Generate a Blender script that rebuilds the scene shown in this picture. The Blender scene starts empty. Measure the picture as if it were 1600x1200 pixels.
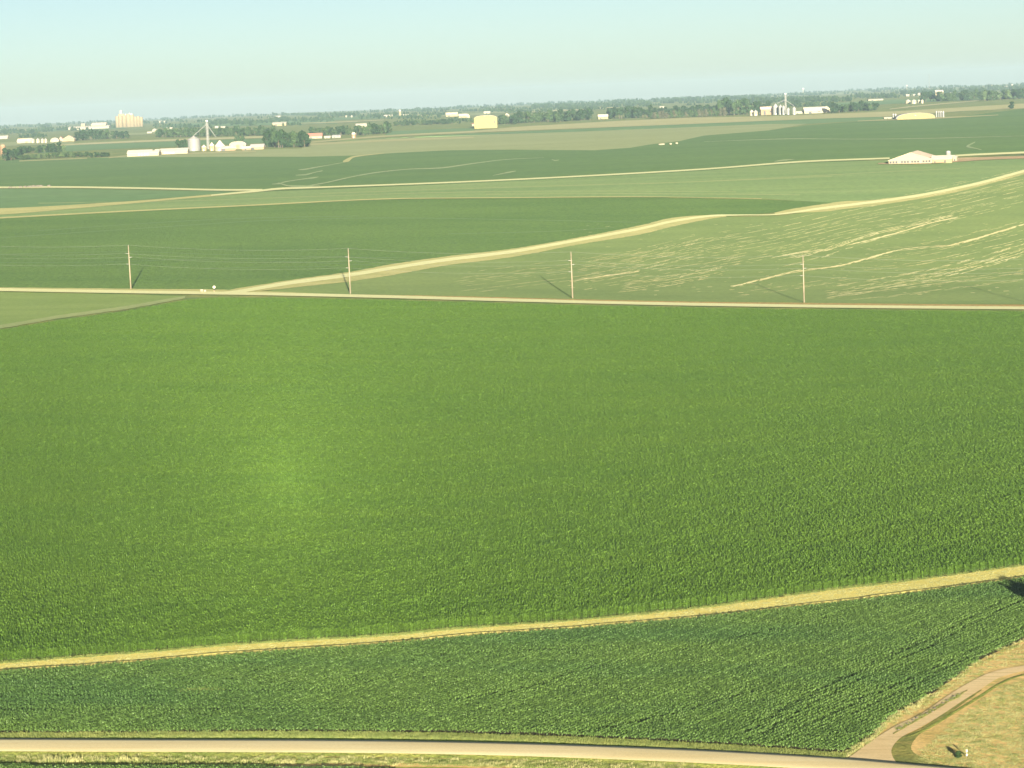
import bpy, bmesh, math, random
import numpy as np
from mathutils import Vector, Matrix, Euler
random.seed(7); rng = np.random.default_rng(7)
sc = bpy.context.scene
COL = sc.collection
R = math.radians

# ------------------------------------------------------------------ camera
F = 3640.0; CZ = 90.0
pitch, roll = math.atan(444.6/F), R(2.33)
fwd = Vector((0, math.cos(pitch), -math.sin(pitch)))
_r = Vector((1, 0, 0)); _u = Vector((0, math.sin(pitch), math.cos(pitch)))
right = _r*math.cos(roll) - _u*math.sin(roll)
up = _u*math.cos(roll) + _r*math.sin(roll)
cam = bpy.data.cameras.new('camera'); cam_o = bpy.data.objects.new('camera', cam); COL.objects.link(cam_o)
M = Matrix((right, up, -fwd)).transposed().to_4x4(); M.translation = Vector((0, 0, CZ))
cam_o.matrix_world = M
cam.sensor_width = 36; cam.lens = F/1600*36; cam.clip_start = 1; cam.clip_end = 60000
sc.camera = cam_o

def pdir(px, py):
    return (fwd*F + right*(px-800) + up*(600-py)).normalized()

# ------------------------------------------------------------------ light
anti = pdir(445, 745)                       # the point straight away from the sun
sun_el = math.asin(-anti.z); sun_az = math.atan2(-anti.x, -anti.y)
sun = bpy.data.lights.new('sun', 'SUN'); sun.energy = 5.0; sun.angle = R(0.4); sun.color = (1.0, 0.91, 0.72)
sun_o = bpy.data.objects.new('sun', sun); COL.objects.link(sun_o)
sun_o.rotation_euler = anti.to_track_quat('-Z', 'Y').to_euler(); sun_o.location = (0, -200, 300)
w = bpy.data.worlds.new('World'); sc.world = w; w.use_nodes = True
nt = w.node_tree; nt.nodes.clear()
sky = nt.nodes.new('ShaderNodeTexSky'); sky.sky_type = 'NISHITA'; sky.sun_disc = False
sky.sun_elevation = sun_el; sky.sun_rotation = sun_az; sky.altitude = 2300
sky.air_density = 0.6; sky.dust_density = 4.0; sky.ozone_density = 1.0
bg = nt.nodes.new('ShaderNodeBackground'); bg.inputs['Strength'].default_value = 0.05
wo = nt.nodes.new('ShaderNodeOutputWorld')
tint = nt.nodes.new('ShaderNodeMix'); tint.data_type = 'RGBA'; tint.blend_type = 'MULTIPLY'; tint.inputs[0].default_value = 1; tint.inputs[7].default_value = (.73, .68, .555, 1)
nt.links.new(sky.outputs[0], tint.inputs[6]); nt.links.new(tint.outputs[2], bg.inputs[0]); nt.links.new(bg.outputs[0], wo.inputs[0])
sc.view_settings.view_transform = 'Standard'; sc.view_settings.look = 'None'
sc.view_settings.exposure = 2.15; sc.view_settings.gamma = 1; sc.view_settings.use_curve_mapping = False
sc.render.engine = 'CYCLES'
sc.cycles.max_bounces = 6; sc.cycles.diffuse_bounces = 2; sc.cycles.glossy_bounces = 1
sc.cycles.transmission_bounces = 2; sc.cycles.volume_bounces = 0; sc.cycles.transparent_max_bounces = 4
HAZE_DENSITY = 5.0e-5

# ------------------------------------------------------------------ terrain
KY = np.array([-3000, 0, 300, 1050, 1900, 2600, 3500, 6000, 10000, 16000, 30000.])
KZ = np.array([0, 0, 0, 0, 25, 34, 41, 52, 57, 56, 30.])
def _slopes():
    d = np.diff(KZ)/np.diff(KY); m = np.zeros_like(KZ)
    for i in range(1, len(KZ)-1):
        m[i] = 0 if d[i-1]*d[i] <= 0 else 2*d[i-1]*d[i]/(d[i-1]+d[i])
    m[-1] = d[-1]; return m
KM = _slopes()
def sstep(a, b, x):
    t = np.clip((x-a)/(b-a), 0, 1); return t*t*(3-2*t)
def T(x, y):
    x = np.asarray(x, float); y = np.asarray(y, float)
    i = np.clip(np.searchsorted(KY, y)-1, 0, len(KY)-2)
    h = KY[i+1]-KY[i]; t = (y-KY[i])/h
    z = (2*t**3-3*t*t+1)*KZ[i]+(t**3-2*t*t+t)*h*KM[i]+(-2*t**3+3*t*t)*KZ[i+1]+(t**3-t*t)*h*KM[i+1]
    z = z - 0.042*400*np.tanh(x/400)*(1-sstep(1100, 2300, y))
    z = z + 0.9*np.sin(x/95+1.1)*np.sin(y/130)*(1-sstep(900, 1800, y))*sstep(330, 460, y)
    z = z + 1.3*np.sin(x/210+0.4)*np.sin(y/240+.6)*sstep(900, 1200, y)*(1-sstep(1900, 2400, y))
    z = z + (2.2*np.sin(x/610+y/4000.)+1.5*np.sin(x/260+1.7+y/3000))*sstep(3500, 6000, y)
    return z
def Tf(x, y): return float(T(x, y))

def hit(px, py, h=0.0):
    d = pdir(px, py); s = np.geomspace(150, 20000, 1500)
    g = CZ+d.z*s - T(d.x*s, d.y*s) - h
    k = np.nonzero(g < 0)[0]
    if len(k) == 0: a = b = s[-1]
    else:
        a, b = s[max(k[0]-1, 0)], s[k[0]]
        for _ in range(25):
            m = (a+b)/2
            if CZ+d.z*m-Tf(d.x*m, d.y*m)-h < 0: b = m
            else: a = m
    return d.x*a, d.y*a
def ext(pts, loop=False, mid=True):
    """carries lines that reach the edge of the view on across the land beyond it"""
    n = len(pts); out = []
    for i, p in enumerate(pts):
        x, y = p[0], p[1]
        if -80 < x < 1680: out.append(tuple(p)); continue
        sg = -1 if x < 0 else 1; nx = x+sg*430; sl = 0.0
        for j in ((i-1), (i+1)):
            if not loop and not 0 <= j < n: continue
            q = pts[j % n]
            if -80 < q[0] < 1680: sl = (y-q[1])/(x-q[0]); break
        else:
            sl = -.0406 if y < 600 else 0
        sl = max(-.085, min(.07, sl)); far = (nx, y+sl*sg*430)+tuple(p[2:])
        if mid and (loop or 0 < i < n-1 or n > 1):
            near = [(x+sg*45*k, y+sl*sg*45*k)+tuple(p[2:]) for k in (0, 1, 2)]
            a, b = pts[(i-1) % n], pts[(i+1) % n]
            if (loop or i > 0) and -80 < a[0] < 1680: out += near+[far]; continue
            if (loop or i < n-1) and -80 < b[0] < 1680: out += [far]+near[::-1]; continue
        out.append(far)
    return out
def dens(pts, step=45.0):
    out = []
    for (x0, y0), (x1, y1) in zip(pts[:-1], pts[1:]):
        n = max(1, int(math.hypot(x1-x0, y1-y0)/step))
        out += [(x0+(x1-x0)*i/n, y0+(y1-y0)*i/n) for i in range(n)]
    return out+[pts[-1]]
def smooth(pts, n=6):
    p = [Vector(q) for q in pts]; p = [2*p[0]-p[1]]+p+[2*p[-1]-p[-2]]; out = []
    for i in range(1, len(p)-2):
        for k in range(n):
            t = k/n
            out.append(tuple(0.5*((2*p[i])+(p[i+1]-p[i-1])*t+(2*p[i-1]-5*p[i]+4*p[i+1]-p[i+2])*t*t+(3*p[i]-p[i-1]-3*p[i+1]+p[i+2])*t**3)))
    return out+[tuple(p[-2])]

def rangelist(*segs):
    out = []
    for a, b, s in segs: out += list(np.arange(a, b, s))
    return out
half = rangelist((0, 400, 20), (400, 1000, 40), (1000, 2600, 100), (2600, 9001, 400))
GX = np.array(sorted({-v for v in half} | set(half)), float)
GY = np.array(rangelist((-1500, 200, 100), (200, 1200, 15), (1200, 2600, 30), (2600, 5000, 60), (5000, 9000, 150), (9000, 15001, 500)), float)

# ------------------------------------------------------------------ materials
def S(r, g, b, k=0.69):
    f = lambda c: ((c/255)/12.92 if c/255 <= .04045 else ((c/255+.055)/1.055)**2.4)*k
    return (f(r), f(g), f(b), 1)
def newmat(name):
    m = bpy.data.materials.new(name); m.use_nodes = True; nt = m.node_tree
    return m, nt, nt.nodes['Principled BSDF']
def _map(nt, scale, rot=0.0, coord='Object'):
    tc = nt.nodes.new('ShaderNodeTexCoord'); mp = nt.nodes.new('ShaderNodeMapping')
    mp.inputs['Scale'].default_value = scale; mp.inputs['Rotation'].default_value = (0, 0, rot)
    nt.links.new(tc.outputs[coord], mp.inputs[0]); return mp.outputs[0]
def _noise(nt, vec, scale, detail=3, rough=.55):
    n = nt.nodes.new('ShaderNodeTexNoise'); n.inputs['Scale'].default_value = scale
    n.inputs['Detail'].default_value = detail; n.inputs['Roughness'].default_value = rough
    nt.links.new(vec, n.inputs['Vector']); return n.outputs['Fac']
def _ramp(nt, fac, stops):
    r = nt.nodes.new('ShaderNodeValToRGB'); e = r.color_ramp.elements
    while len(e) < len(stops): e.new(.5)
    for q, (p, c) in zip(e, stops): q.position = p; q.color = c
    nt.links.new(fac, r.inputs[0]); return r.outputs[0]
def _mix(nt, fac, a, b, mode='MIX'):
    m = nt.nodes.new('ShaderNodeMix'); m.data_type = 'RGBA'; m.blend_type = mode
    for s, v in ((m.inputs['Factor'], fac), (m.inputs['A'] if False else m.inputs[6], a), (m.inputs[7], b)):
        if hasattr(v, 'is_output'): nt.links.new(v, s)
        else: s.default_value = v
    return m.outputs[2]
def _remap(nt, fac, a, b, c=0., d=1.):
    m = nt.nodes.new('ShaderNodeMapRange'); nt.links.new(fac, m.inputs[0])
    for i, v in enumerate((a, b, c, d)): m.inputs[i+1].default_value = v
    return m.outputs[0]
def field_mat(name, c1, c2, c3=None, big=(1/60., 1/60.), rot=0.0, fine=0.8, fine_amt=.35, rows=None, bump=.4, bscale=.8, c3t=(.62, .74), rough=.9):
    """two tones in broad patches, optional third tone in streaks, fine speckle and bump"""
    m, nt, p = newmat(name)
    v = _map(nt, (big[0], big[1], 1/80.), rot)
    col = _ramp(nt, _noise(nt, v, 1.0, 4), [(.36, c1), (.64, c2)])
    if c3 is not None:
        v3 = _map(nt, (rows[0], rows[1], .02), rows[2]) if rows else _map(nt, (.05, .05, .05))
        col = _mix(nt, _remap(nt, _noise(nt, v3, 1.0, 5, .7), c3t[0], c3t[1]), col, c3)
    fv = _map(nt, (1, 1, 1))
    fn = _noise(nt, fv, fine, 4, .7)
    sp = _ramp(nt, fn, [(.3, (1-fine_amt,)*3+(1,)), (.7, (1+fine_amt,)*3+(1,))])
    col = _mix(nt, 1.0, col, sp, 'MULTIPLY')
    nt.links.new(col, p.inputs['Base Color']); p.inputs['Roughness'].default_value = rough
    p.inputs['Specular IOR Level'].default_value = .15
    if bump:
        b = nt.nodes.new('ShaderNodeBump'); b.inputs['Strength'].default_value = bump; b.inputs['Distance'].default_value = bscale
        nt.links.new(fn, b.inputs['Height']); nt.links.new(b.outputs[0], p.inputs['Normal'])
    return m
def plain(name, c, rough=.7, metal=0., var=.12, scale=1.5, spec=.3, ribs=None):
    m, nt, p = newmat(name)
    n = _noise(nt, _map(nt, (1, 1, .35)), scale, 4)
    a = tuple(x*(1-var) for x in c[:3])+(1,); b = tuple(min(1, x*(1+var)) for x in c[:3])+(1,)
    nt.links.new(_ramp(nt, n, [(.3, a), (.7, b)]), p.inputs['Base Color'])
    p.inputs['Roughness'].default_value = rough; p.inputs['Metallic'].default_value = metal
    p.inputs['Specular IOR Level'].default_value = spec
    if ribs:
        wv = nt.nodes.new('ShaderNodeTexWave'); wv.bands_direction = ribs[0]; wv.inputs['Scale'].default_value = ribs[1]
        tc = nt.nodes.new('ShaderNodeTexCoord'); nt.links.new(tc.outputs['Object'], wv.inputs[0])
        bb = nt.nodes.new('ShaderNodeBump'); bb.inputs['Strength'].default_value = .6; bb.inputs['Distance'].default_value = .08
        nt.links.new(wv.outputs['Fac'], bb.inputs['Height']); nt.links.new(bb.outputs[0], p.inputs['Normal'])
    return m
def leaf_mat(name, c1, c2, c3, scale=.5, trans=.25, rough=.45, rand=True, spec=.35, patch=(.35, .75, .35)):
    """leaf colour varying from plant to plant and over broad parts of the field"""
    m, nt, p = newmat(name)
    g = nt.nodes.new('ShaderNodeNewGeometry')
    n1 = _noise(nt, g.outputs['Position'], scale, 3, .6)
    col = _ramp(nt, n1, [(.35, c1), (.65, c2)])
    mp = nt.nodes.new('ShaderNodeMapping'); mp.inputs['Rotation'].default_value = (0, 0, -.9); mp.inputs['Scale'].default_value = (.012, .045, .01)
    nt.links.new(g.outputs['Position'], mp.inputs[0]); n2 = _noise(nt, mp.outputs[0], 1.0, 4, .5)
    col = _mix(nt, _remap(nt, n2, patch[0], patch[1], 0, patch[2]), col, c3)
    if rand:
        col2 = _ramp(nt, g.outputs['Random Per Island'], [(0, (.68, .72, .66, 1)), (.9, (1.05, 1.05, 1.0, 1)), (1, (1.32, 1.28, 1.22, 1))])
        col = _mix(nt, 1.0, col, col2, 'MULTIPLY')
    nt.links.new(col, p.inputs['Base Color']); p.inputs['Roughness'].default_value = rough
    p.inputs['Specular IOR Level'].default_value = spec
    out = nt.nodes['Material Output']
    tr = nt.nodes.new('ShaderNodeBsdfTranslucent'); nt.links.new(col, tr.inputs[0])
    mx = nt.nodes.new('ShaderNodeMixShader'); mx.inputs[0].default_value = trans
    nt.links.new(p.outputs[0], mx.inputs[1]); nt.links.new(tr.outputs[0], mx.inputs[2]); nt.links.new(mx.outputs[0], out.inputs[0])
    return m

MT = {}
MT['ground'] = field_mat('rough_grass', S(120, 150, 75), S(170, 170, 95), S(190, 175, 110), big=(1/25., 1/12.), rows=(1/30., 1/4., .2), fine=1.2, bump=.5)
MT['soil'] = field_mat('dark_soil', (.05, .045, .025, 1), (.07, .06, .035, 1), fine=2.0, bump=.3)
MT['gravel'] = field_mat('gravel_road', S(228, 208, 156,.78), S(240, 225, 178,.78), S(212, 190, 138,.78), big=(1/40., 1/3.), rows=(1/60., 1/1.2, -.1), fine=3, fine_amt=.08, bump=.15, bscale=.1)
MT['gravel_far'] = field_mat('pale_gravel', S(242, 240, 178, .82), S(234, 231, 168, .82), big=(1/40., 1/10.), fine=.5, fine_amt=.08, bump=0)
MT['verge'] = field_mat('verge_grass', S(135, 150, 70), S(178, 178, 92), S(205, 190, 115), big=(1/14., 1/6.), rows=(1/25., 1/2.0, -.1), fine=1.8, bump=.7, bscale=.5)
MT['verge_green'] = field_mat('green_verge_grass', S(140, 160, 66,.95), S(170, 182, 84,.95), S(204, 195, 108,.95), big=(1/12., 1/5.), rows=(1/14., 1/3., -.1), fine=1.8, bump=.7, bscale=.5, c3t=(.66, .8))
MT['golden'] = field_mat('dry_mown_grass', S(228, 212, 124,.98), S(214, 200, 112,.98), S(240, 226, 150,.98), big=(1/30., 1/6.), rows=(1/50., 1/1.1, .22), fine=2.0, fine_amt=.18, bump=.3, bscale=.2)
MT['dry'] = field_mat('dry_lawn', S(226, 192, 126,.92), S(200, 172, 104,.92), S(156, 156, 82,.9), big=(1/9., 1/7.), rows=(1/14., 1/3., .1), fine=1.6, fine_amt=.25, bump=.4, bscale=.25, c3t=(.52, .72))
MT['drive'] = field_mat('packed_drive', S(224,196,146,.85), S(234,208,158,.85), S(200,176,122,.8), big=(1/8.,1/8.), rows=(1/18.,1/.9,.85), fine=3, fine_amt=.1, bump=.2, bscale=.1, c3t=(.5,.7))
MT['olive'] = field_mat('olive_grass', S(142, 146, 76), S(164, 160, 84), S(186, 170, 98), big=(1/8., 1/5.), rows=(1/10., 1/3., .3), fine=1.6, bump=.5, bscale=.3, c3t=(.5, .7))
MT['ochre'] = field_mat('ochre_verge', S(215, 178, 105), S(196, 172, 100), S(180, 170, 95), fine=.6, big=(1/20., 1/8.))
MT['streak'] = field_mat('pale_bare_soil', S(240, 230, 172,.98), S(232, 218, 155,.98), fine=1.5, fine_amt=.2)
MT['earth'] = field_mat('bare_earth', S(205, 172, 128), S(225, 196, 148), fine=1.5, fine_amt=.2)
MT['yverge'] = field_mat('yellow_green_verge', S(200, 198, 126,.75), S(212, 204, 134,.8), S(172, 176, 104,.72), big=(1/50., 1/15.), rows=(1/60., 1/8., .4), fine=.5, fine_amt=.15, bump=.3)
MT['dark_field'] = field_mat('dark_green_crop', S(106, 141, 60), S(118, 151, 66), S(124, 160, 98), big=(1/160., 1/50.), rows=(1/500., 1/7., 0.06), fine=.45, fine_amt=.3, bump=.9, bscale=1.2, c3t=(.6, .9))
MT['light_field'] = field_mat('light_green_crop', S(142, 166, 90), S(156, 177, 98), S(182, 188, 120), big=(1/90., 1/40.), rows=(1/130., 1/3.5, .85), fine=.4, fine_amt=.14, bump=.3, c3t=(.6, .85))
MT['band_field'] = field_mat('pale_band_crop', S(140, 170, 98), S(156, 180, 106), S(178, 195, 125), big=(1/300., 1/45.), rows=(1/200., 1/14., .03), fine=.25, fine_amt=.16, bump=.4, c3t=(.55, .85))
MT['left_field'] = field_mat('left_light_crop', S(150, 175, 88), S(160, 182, 96), S(172, 188, 108), big=(1/60., 1/20.), rows=(1/120., 1/6., -.2), fine=.5, fine_amt=.12, bump=.3)
MT['far_dark'] = field_mat('blue_green_crop', S(108, 144, 68), S(118, 151, 72), S(134, 163, 86), big=(1/500., 1/90.), rows=(1/700., 1/40., .03), fine=.12, fine_amt=.14, bump=.5, c3t=(.6, .9))
MT['far_tan'] = field_mat('pale_tan_crop', S(172, 182, 118), S(182, 190, 126), S(162, 176, 112), big=(1/400., 1/90.), fine=.1, fine_amt=.1, bump=.2)
MT['far_pale'] = field_mat('pale_grass_strip', S(210, 205, 140), S(222, 214, 155), fine=.1, fine_amt=.1, bump=0)
MT['far_green'] = field_mat('mid_green_crop', S(118, 156, 92), S(130, 164, 98), big=(1/700., 1/200.), fine=.06, fine_amt=.1, bump=.2)
MT['far_straw'] = field_mat('straw_coloured_field', S(214, 206, 142), S(200, 196, 130), S(225, 214, 155), big=(1/300., 1/60.), rows=(1/400., 1/20., .05), fine=.1, fine_amt=.12, bump=0)
MT['waterway'] = field_mat('pale_waterway_grass', S(185, 198, 140), S(170, 190, 128), fine=.2, bump=.1)
MT['white'] = plain('white_metal_siding', (.25, .22, .15, 1), .8, var=.06, ribs=('X', 6))
MT['cream'] = plain('cream_siding', (.24, .19, .10, 1), .8, var=.06, ribs=('X', 4))
MT['yellow'] = plain('yellow_fabric_end', (.215, .18, .065, 1), .8, var=.05)
MT['tanwall'] = plain('tan_siding', (.20, .13, .075, 1), .8)
MT['silo'] = plain('orange_tile', (.19, .11, .06, 1), .8, ribs=('Z', 3))
MT['galv'] = plain('galvanised_steel', (.17, .17, .155, 1), .6, metal=.1, var=.08, ribs=('Z', 3))
MT['galvroof'] = plain('galvanised_roof', (.30, .29, .27, 1), .5, metal=.2, var=.1)
MT['concrete'] = plain('pale_concrete', (.19, .15, .085, 1), .85, var=.1, scale=.2)
MT['roofred'] = plain('red_roof', (.34, .14, .10, 1), .7)
MT['rooftan'] = plain('tan_metal_roof', (.62, .48, .35, 1), .6, ribs=('X', 3))
MT['roofwhite'] = plain('white_metal_roof', (.42, .38, .31, 1), .7, var=.06, ribs=('X', 3))
MT['roofgrey'] = plain('grey_roof', (.28, .27, .26, 1), .7)
MT['dark'] = plain('dark_opening', (.035, .035, .04, 1), .6)
MT['pole'] = plain('weathered_pole_wood', (.20, .165, .11, 1), .85, var=.2, scale=1.0)
MT['arm'] = plain('grey_insulator', (.25, .24, .22, 1), .5)
MT['wire'] = plain('aluminium_wire', (.20, .20, .18, 1), .6)
MT['trunk'] = plain('bark', (.10, .075, .05, 1), .9, var=.25)
MT['stone'] = plain('grey_stone', (.10, .085, .065, 1), .9, var=.25)
MT['corn'] = leaf_mat('corn_leaf', (.057, .114, .014, 1), (.086, .162, .021, 1), (.108, .178, .021, 1), scale=.6, trans=.08, rough=.5)
MT['cornbase'] = plain('yellowing_stalk', (.24, .20, .06, 1), .8)
MT['soy'] = leaf_mat('soy_leaf', (.082, .146, .032, 1), (.112, .190, .044, 1), (.045, .110, .036, 1), scale=.5, trans=.15, rough=.55, patch=(.48, .68, .5))
MT['grassblade'] = leaf_mat('grass_blade', (.15, .19, .05, 1), (.22, .24, .07, 1), (.18, .22, .055, 1), scale=.4, trans=.2, rough=.7)
MT['strawblade'] = leaf_mat('straw_blade', (.31, .30, .13, 1), (.39, .37, .165, 1), (.27, .265, .11, 1), scale=.4, trans=.2, rough=.8)
MT['tree_dark'] = leaf_mat('dark_tree_leaf', (.020, .044, .016, 1), (.030, .062, .022, 1), (.033, .068, .024, 1), scale=.12, rough=.7, spec=.1)
MT['tree_mid'] = leaf_mat('mid_tree_leaf', (.036, .068, .025, 1), (.055, .095, .032, 1), (.058, .09, .034, 1), scale=.12, rough=.7, spec=.1)
MT['tree_pale'] = leaf_mat('pale_tree_leaf', (.07, .11, .045, 1), (.095, .14, .055, 1), (.085, .12, .045, 1), scale=.12, rough=.7, spec=.1)
MT['tree_brown'] = leaf_mat('brown_tree_leaf', (.075, .08, .045, 1), (.105, .10, .06, 1), (.08, .085, .045, 1), scale=.12, rough=.8, spec=.1)

# ------------------------------------------------------------------ object helpers
def tag(o, label=None, cat=None, group=None, kind=None):
    if label: o['label'] = label
    if cat: o['category'] = cat
    if group: o['group'] = group
    if kind: o['kind'] = kind
    return o
def mesh_obj(name, verts, faces, mat, parent=None, smooth_=False, mats=None, fmi=None):
    me = bpy.data.meshes.new(name); me.from_pydata([tuple(v) for v in verts], [], faces); me.update()
    for m in (mats or [mat]): me.materials.append(m)
    if fmi is not None: me.polygons.foreach_set('material_index', fmi)
    if smooth_: me.polygons.foreach_set('use_smooth', [True]*len(me.polygons))
    o = bpy.data.objects.new(name, me); COL.objects.link(o)
    if parent: o.parent = parent
    return o
def empty(name, loc, rz=0):
    o = bpy.data.objects.new(name, None); COL.objects.link(o); o.location = loc; o.rotation_euler = (0, 0, rz)
    o.empty_display_size = .5; return o
class MB:
    def __init__(s): s.v = []; s.f = []
    def add(s, vs, fs):
        n = len(s.v); s.v += [tuple(q) for q in vs]; s.f += [tuple(i+n for i in f) for f in fs]; return s
    def box(s, x0, x1, y0, y1, z0, z1):
        return s.add([(x0,y0,z0),(x1,y0,z0),(x1,y1,z0),(x0,y1,z0),(x0,y0,z1),(x1,y0,z1),(x1,y1,z1),(x0,y1,z1)],
                     [(0,3,2,1),(4,5,6,7),(0,1,5,4),(1,2,6,5),(2,3,7,6),(3,0,4,7)])
    def lathe(s, prof, n=20, cx=0, cy=0):
        vs = []; fs = []
        for r, z in prof:
            for i in range(n):
                a = 2*math.pi*i/n; vs.append((cx+r*math.cos(a), cy+r*math.sin(a), z))
        for k in range(len(prof)-1):
            for i in range(n):
                j = (i+1) % n; fs.append((k*n+i, k*n+j, (k+1)*n+j, (k+1)*n+i))
        fs.append(tuple(range(n))[::-1]); fs.append(tuple((len(prof)-1)*n+i for i in range(n)))
        return s.add(vs, fs)
    def tube(s, a, b, r0, r1=None, n=8):
        a, b = Vector(a), Vector(b); r1 = r0 if r1 is None else r1
        q = (b-a).to_track_quat('Z', 'Y'); vs = []
        for c, r in ((a, r0), (b, r1)):
            for i in range(n):
                t = 2*math.pi*i/n; vs.append(c+q@Vector((r*math.cos(t), r*math.sin(t), 0)))
        return s.add(vs, [(i, (i+1) % n, n+(i+1) % n, n+i) for i in range(n)]+[tuple(range(n))[::-1], tuple(range(n, 2*n))])
    def build(s, name, mat, parent=None, sm=False): return mesh_obj(name, s.v, s.f, mat, parent, sm)

# ------------------------------------------------------------------ ground
def make_ground():
    X, Y = np.meshgrid(GX, GY); Z = T(X, Y); nx, ny = len(GX), len(GY)
    v = np.stack([X.ravel(), Y.ravel(), Z.ravel()], 1)
    f = [(j*nx+i, j*nx+i+1, (j+1)*nx+i+1, (j+1)*nx+i) for j in range(ny-1) for i in range(nx-1)]
    o = mesh_obj('ground', v.tolist(), f, MT['ground'], None, True); tag(o, kind='structure')
make_ground()

def drape_poly(name, wpts, mat, off, kind='structure', label=None, cat=None, wob=0.0):
    """cuts a polygon given in ground metres along the terrain grid and lays it on the ground"""
    if wob:
        q = []
        for (x0, y0), (x1, y1) in zip(wpts, wpts[1:]+wpts[:1]):
            n = max(1, int(math.hypot(x1-x0, y1-y0)/max(3.0, wob*4))); n = min(n, 60)
            q += [(x0+(x1-x0)*i/n+random.uniform(-wob, wob), y0+(y1-y0)*i/n+random.uniform(-wob, wob)) for i in range(n)]
        wpts = q
    bm = bmesh.new()
    vs = [bm.verts.new((x, y, 0)) for x, y in wpts]
    f = bm.faces.new(vs); f.normal_update()
    if f.normal.z < 0: f.normal_flip()
    bmesh.ops.triangulate(bm, faces=bm.faces[:], ngon_method='EAR_CLIP')
    xs = [p[0] for p in wpts]; ys = [p[1] for p in wpts]
    for g in GX:
        if min(xs) < g < max(xs): bmesh.ops.bisect_plane(bm, geom=bm.verts[:]+bm.edges[:]+bm.faces[:], plane_co=(g, 0, 0), plane_no=(1, 0, 0))
    for g in GY:
        if min(ys) < g < max(ys): bmesh.ops.bisect_plane(bm, geom=bm.verts[:]+bm.edges[:]+bm.faces[:], plane_co=(0, g, 0), plane_no=(0, 1, 0))
    bmesh.ops.remove_doubles(bm, verts=bm.verts[:], dist=.005)
    for v in bm.verts: v.co.z = Tf(v.co.x, v.co.y)+off
    me = bpy.data.meshes.new(name); bm.to_mesh(me); bm.free(); me.materials.append(mat)
    me.polygons.foreach_set('use_smooth', [True]*len(me.polygons))
    o = bpy.data.objects.new(name, me); COL.objects.link(o); tag(o, label, cat, kind=kind); return o
def drape_px(name, px, mat, off, step=45, **k):
    px = ext(px, True); return drape_poly(name, [hit(*p) for p in dens(px+[px[0]], step)[:-1]], mat, off, **k)
def band(name, pts, wpx, mat, off, **k):
    """strip along a line; width in image rows, may vary per point"""
    if not hasattr(wpx, '__len__'): wpx = [wpx]*len(pts)
    s = smooth(ext([(x, y, w_) for (x, y), w_ in zip(pts, wpx)]), 5)
    u = [hit(x, y-w_/2) for x, y, w_ in s]; l = [hit(x, y+w_/2) for x, y, w_ in s]
    return drape_poly(name, u+l[::-1], mat, off, **k)

EDGE = 0.35
# --- middle distance and far fields, painted in order (each a sheet above the last)
drape_px('far_crop_field', [(-90,252),(0,250),(200,246),(330,245),(480,245),(560,243),(620,239),(700,235),(800,234),(930,235),(985,231),(1015,226),(1060,221),(1100,212),(1200,204),(1260,196),(1340,190),(1400,187),(1500,182),(1600,170),(1680,166),(1680,236),(1600,240),(1400,249),(1250,255),(1100,267),(900,278),(700,288),(500,296),(400,299),(250,297),(100,294),(-90,294)], MT['far_dark'], .15)
drape_px('tan_crop_field', [(470,232),(500,224),(600,216),(740,211),(900,206),(1100,198),(1200,194),(1262,193.5),(1200,204),(1100,212),(1060,221),(1015,226),(985,231),(930,235),(800,234),(700,235),(620,239),(560,243),(480,245),(330,245),(200,246),(150,247),(230,241),(400,234)], MT['far_tan'], .15)
drape_px('narrow_crop_field', [(495,222.5),(740,208.5),(900,202),(1100,192),(1300,184),(1390,180),(1400,186),(1340,189.5),(1262,193.5),(1200,194),(1100,198),(900,206),(740,211),(600,216)], MT['far_green'], .15)
drape_px('band_crop_field', [(-90,345),(-90,330),(0,330),(150,318),(250,311),(330,305),(400,300),(500,296.5),(700,288),(900,278),(1100,267),(1250,255),(1400,250),(1520,246),(1700,238),(1700,240),(1600,268),(1540,284),(1480,298),(1420,309),(1350,317),(1310,318),(1200,311),(1000,308),(800,309),(600,311),(400,320),(200,330),(0,341)], MT['band_field'], .15)
drape_px('wedge_crop_field', [(-90,296),(100,295),(250,298),(395,300),(330,305),(250,311),(150,318),(0,328),(-90,332)], MT['far_green'], .25)
drape_px('dark_crop_field', [(-90,348),(0,342),(200,331),(400,321),(600,312),(800,310),(1000,309),(1200,312),(1300,317),(1240,330),(1180,335),(1110,337),(1050,345),(1000,358),(900,376),(800,394),(700,406),(620,418),(547,430),(450,445),(360,457),(0,452),(-90,450)], MT['dark_field'], .15)
drape_px('streaked_crop_field', [(400,459),(450,449),(547,438),(620,425),(700,413),(800,401),(900,383),(1000,366),(1060,350),(1120,340),(1215,338),(1280,330),(1350,320),(1420,312),(1480,301),(1540,287),(1600,271),(1700,243),(1760,240),(1760,480),(1600,476),(1400,476),(1200,474),(1000,470.5),(800,466),(600,462)], MT['light_field'], .15)
drape_px('left_crop_field', [(-90,455.5),(0,457),(200,460.5),(290,463.5),(200,480),(90,495),(0,510),(-90,520)], MT['left_field'], .15)

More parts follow.
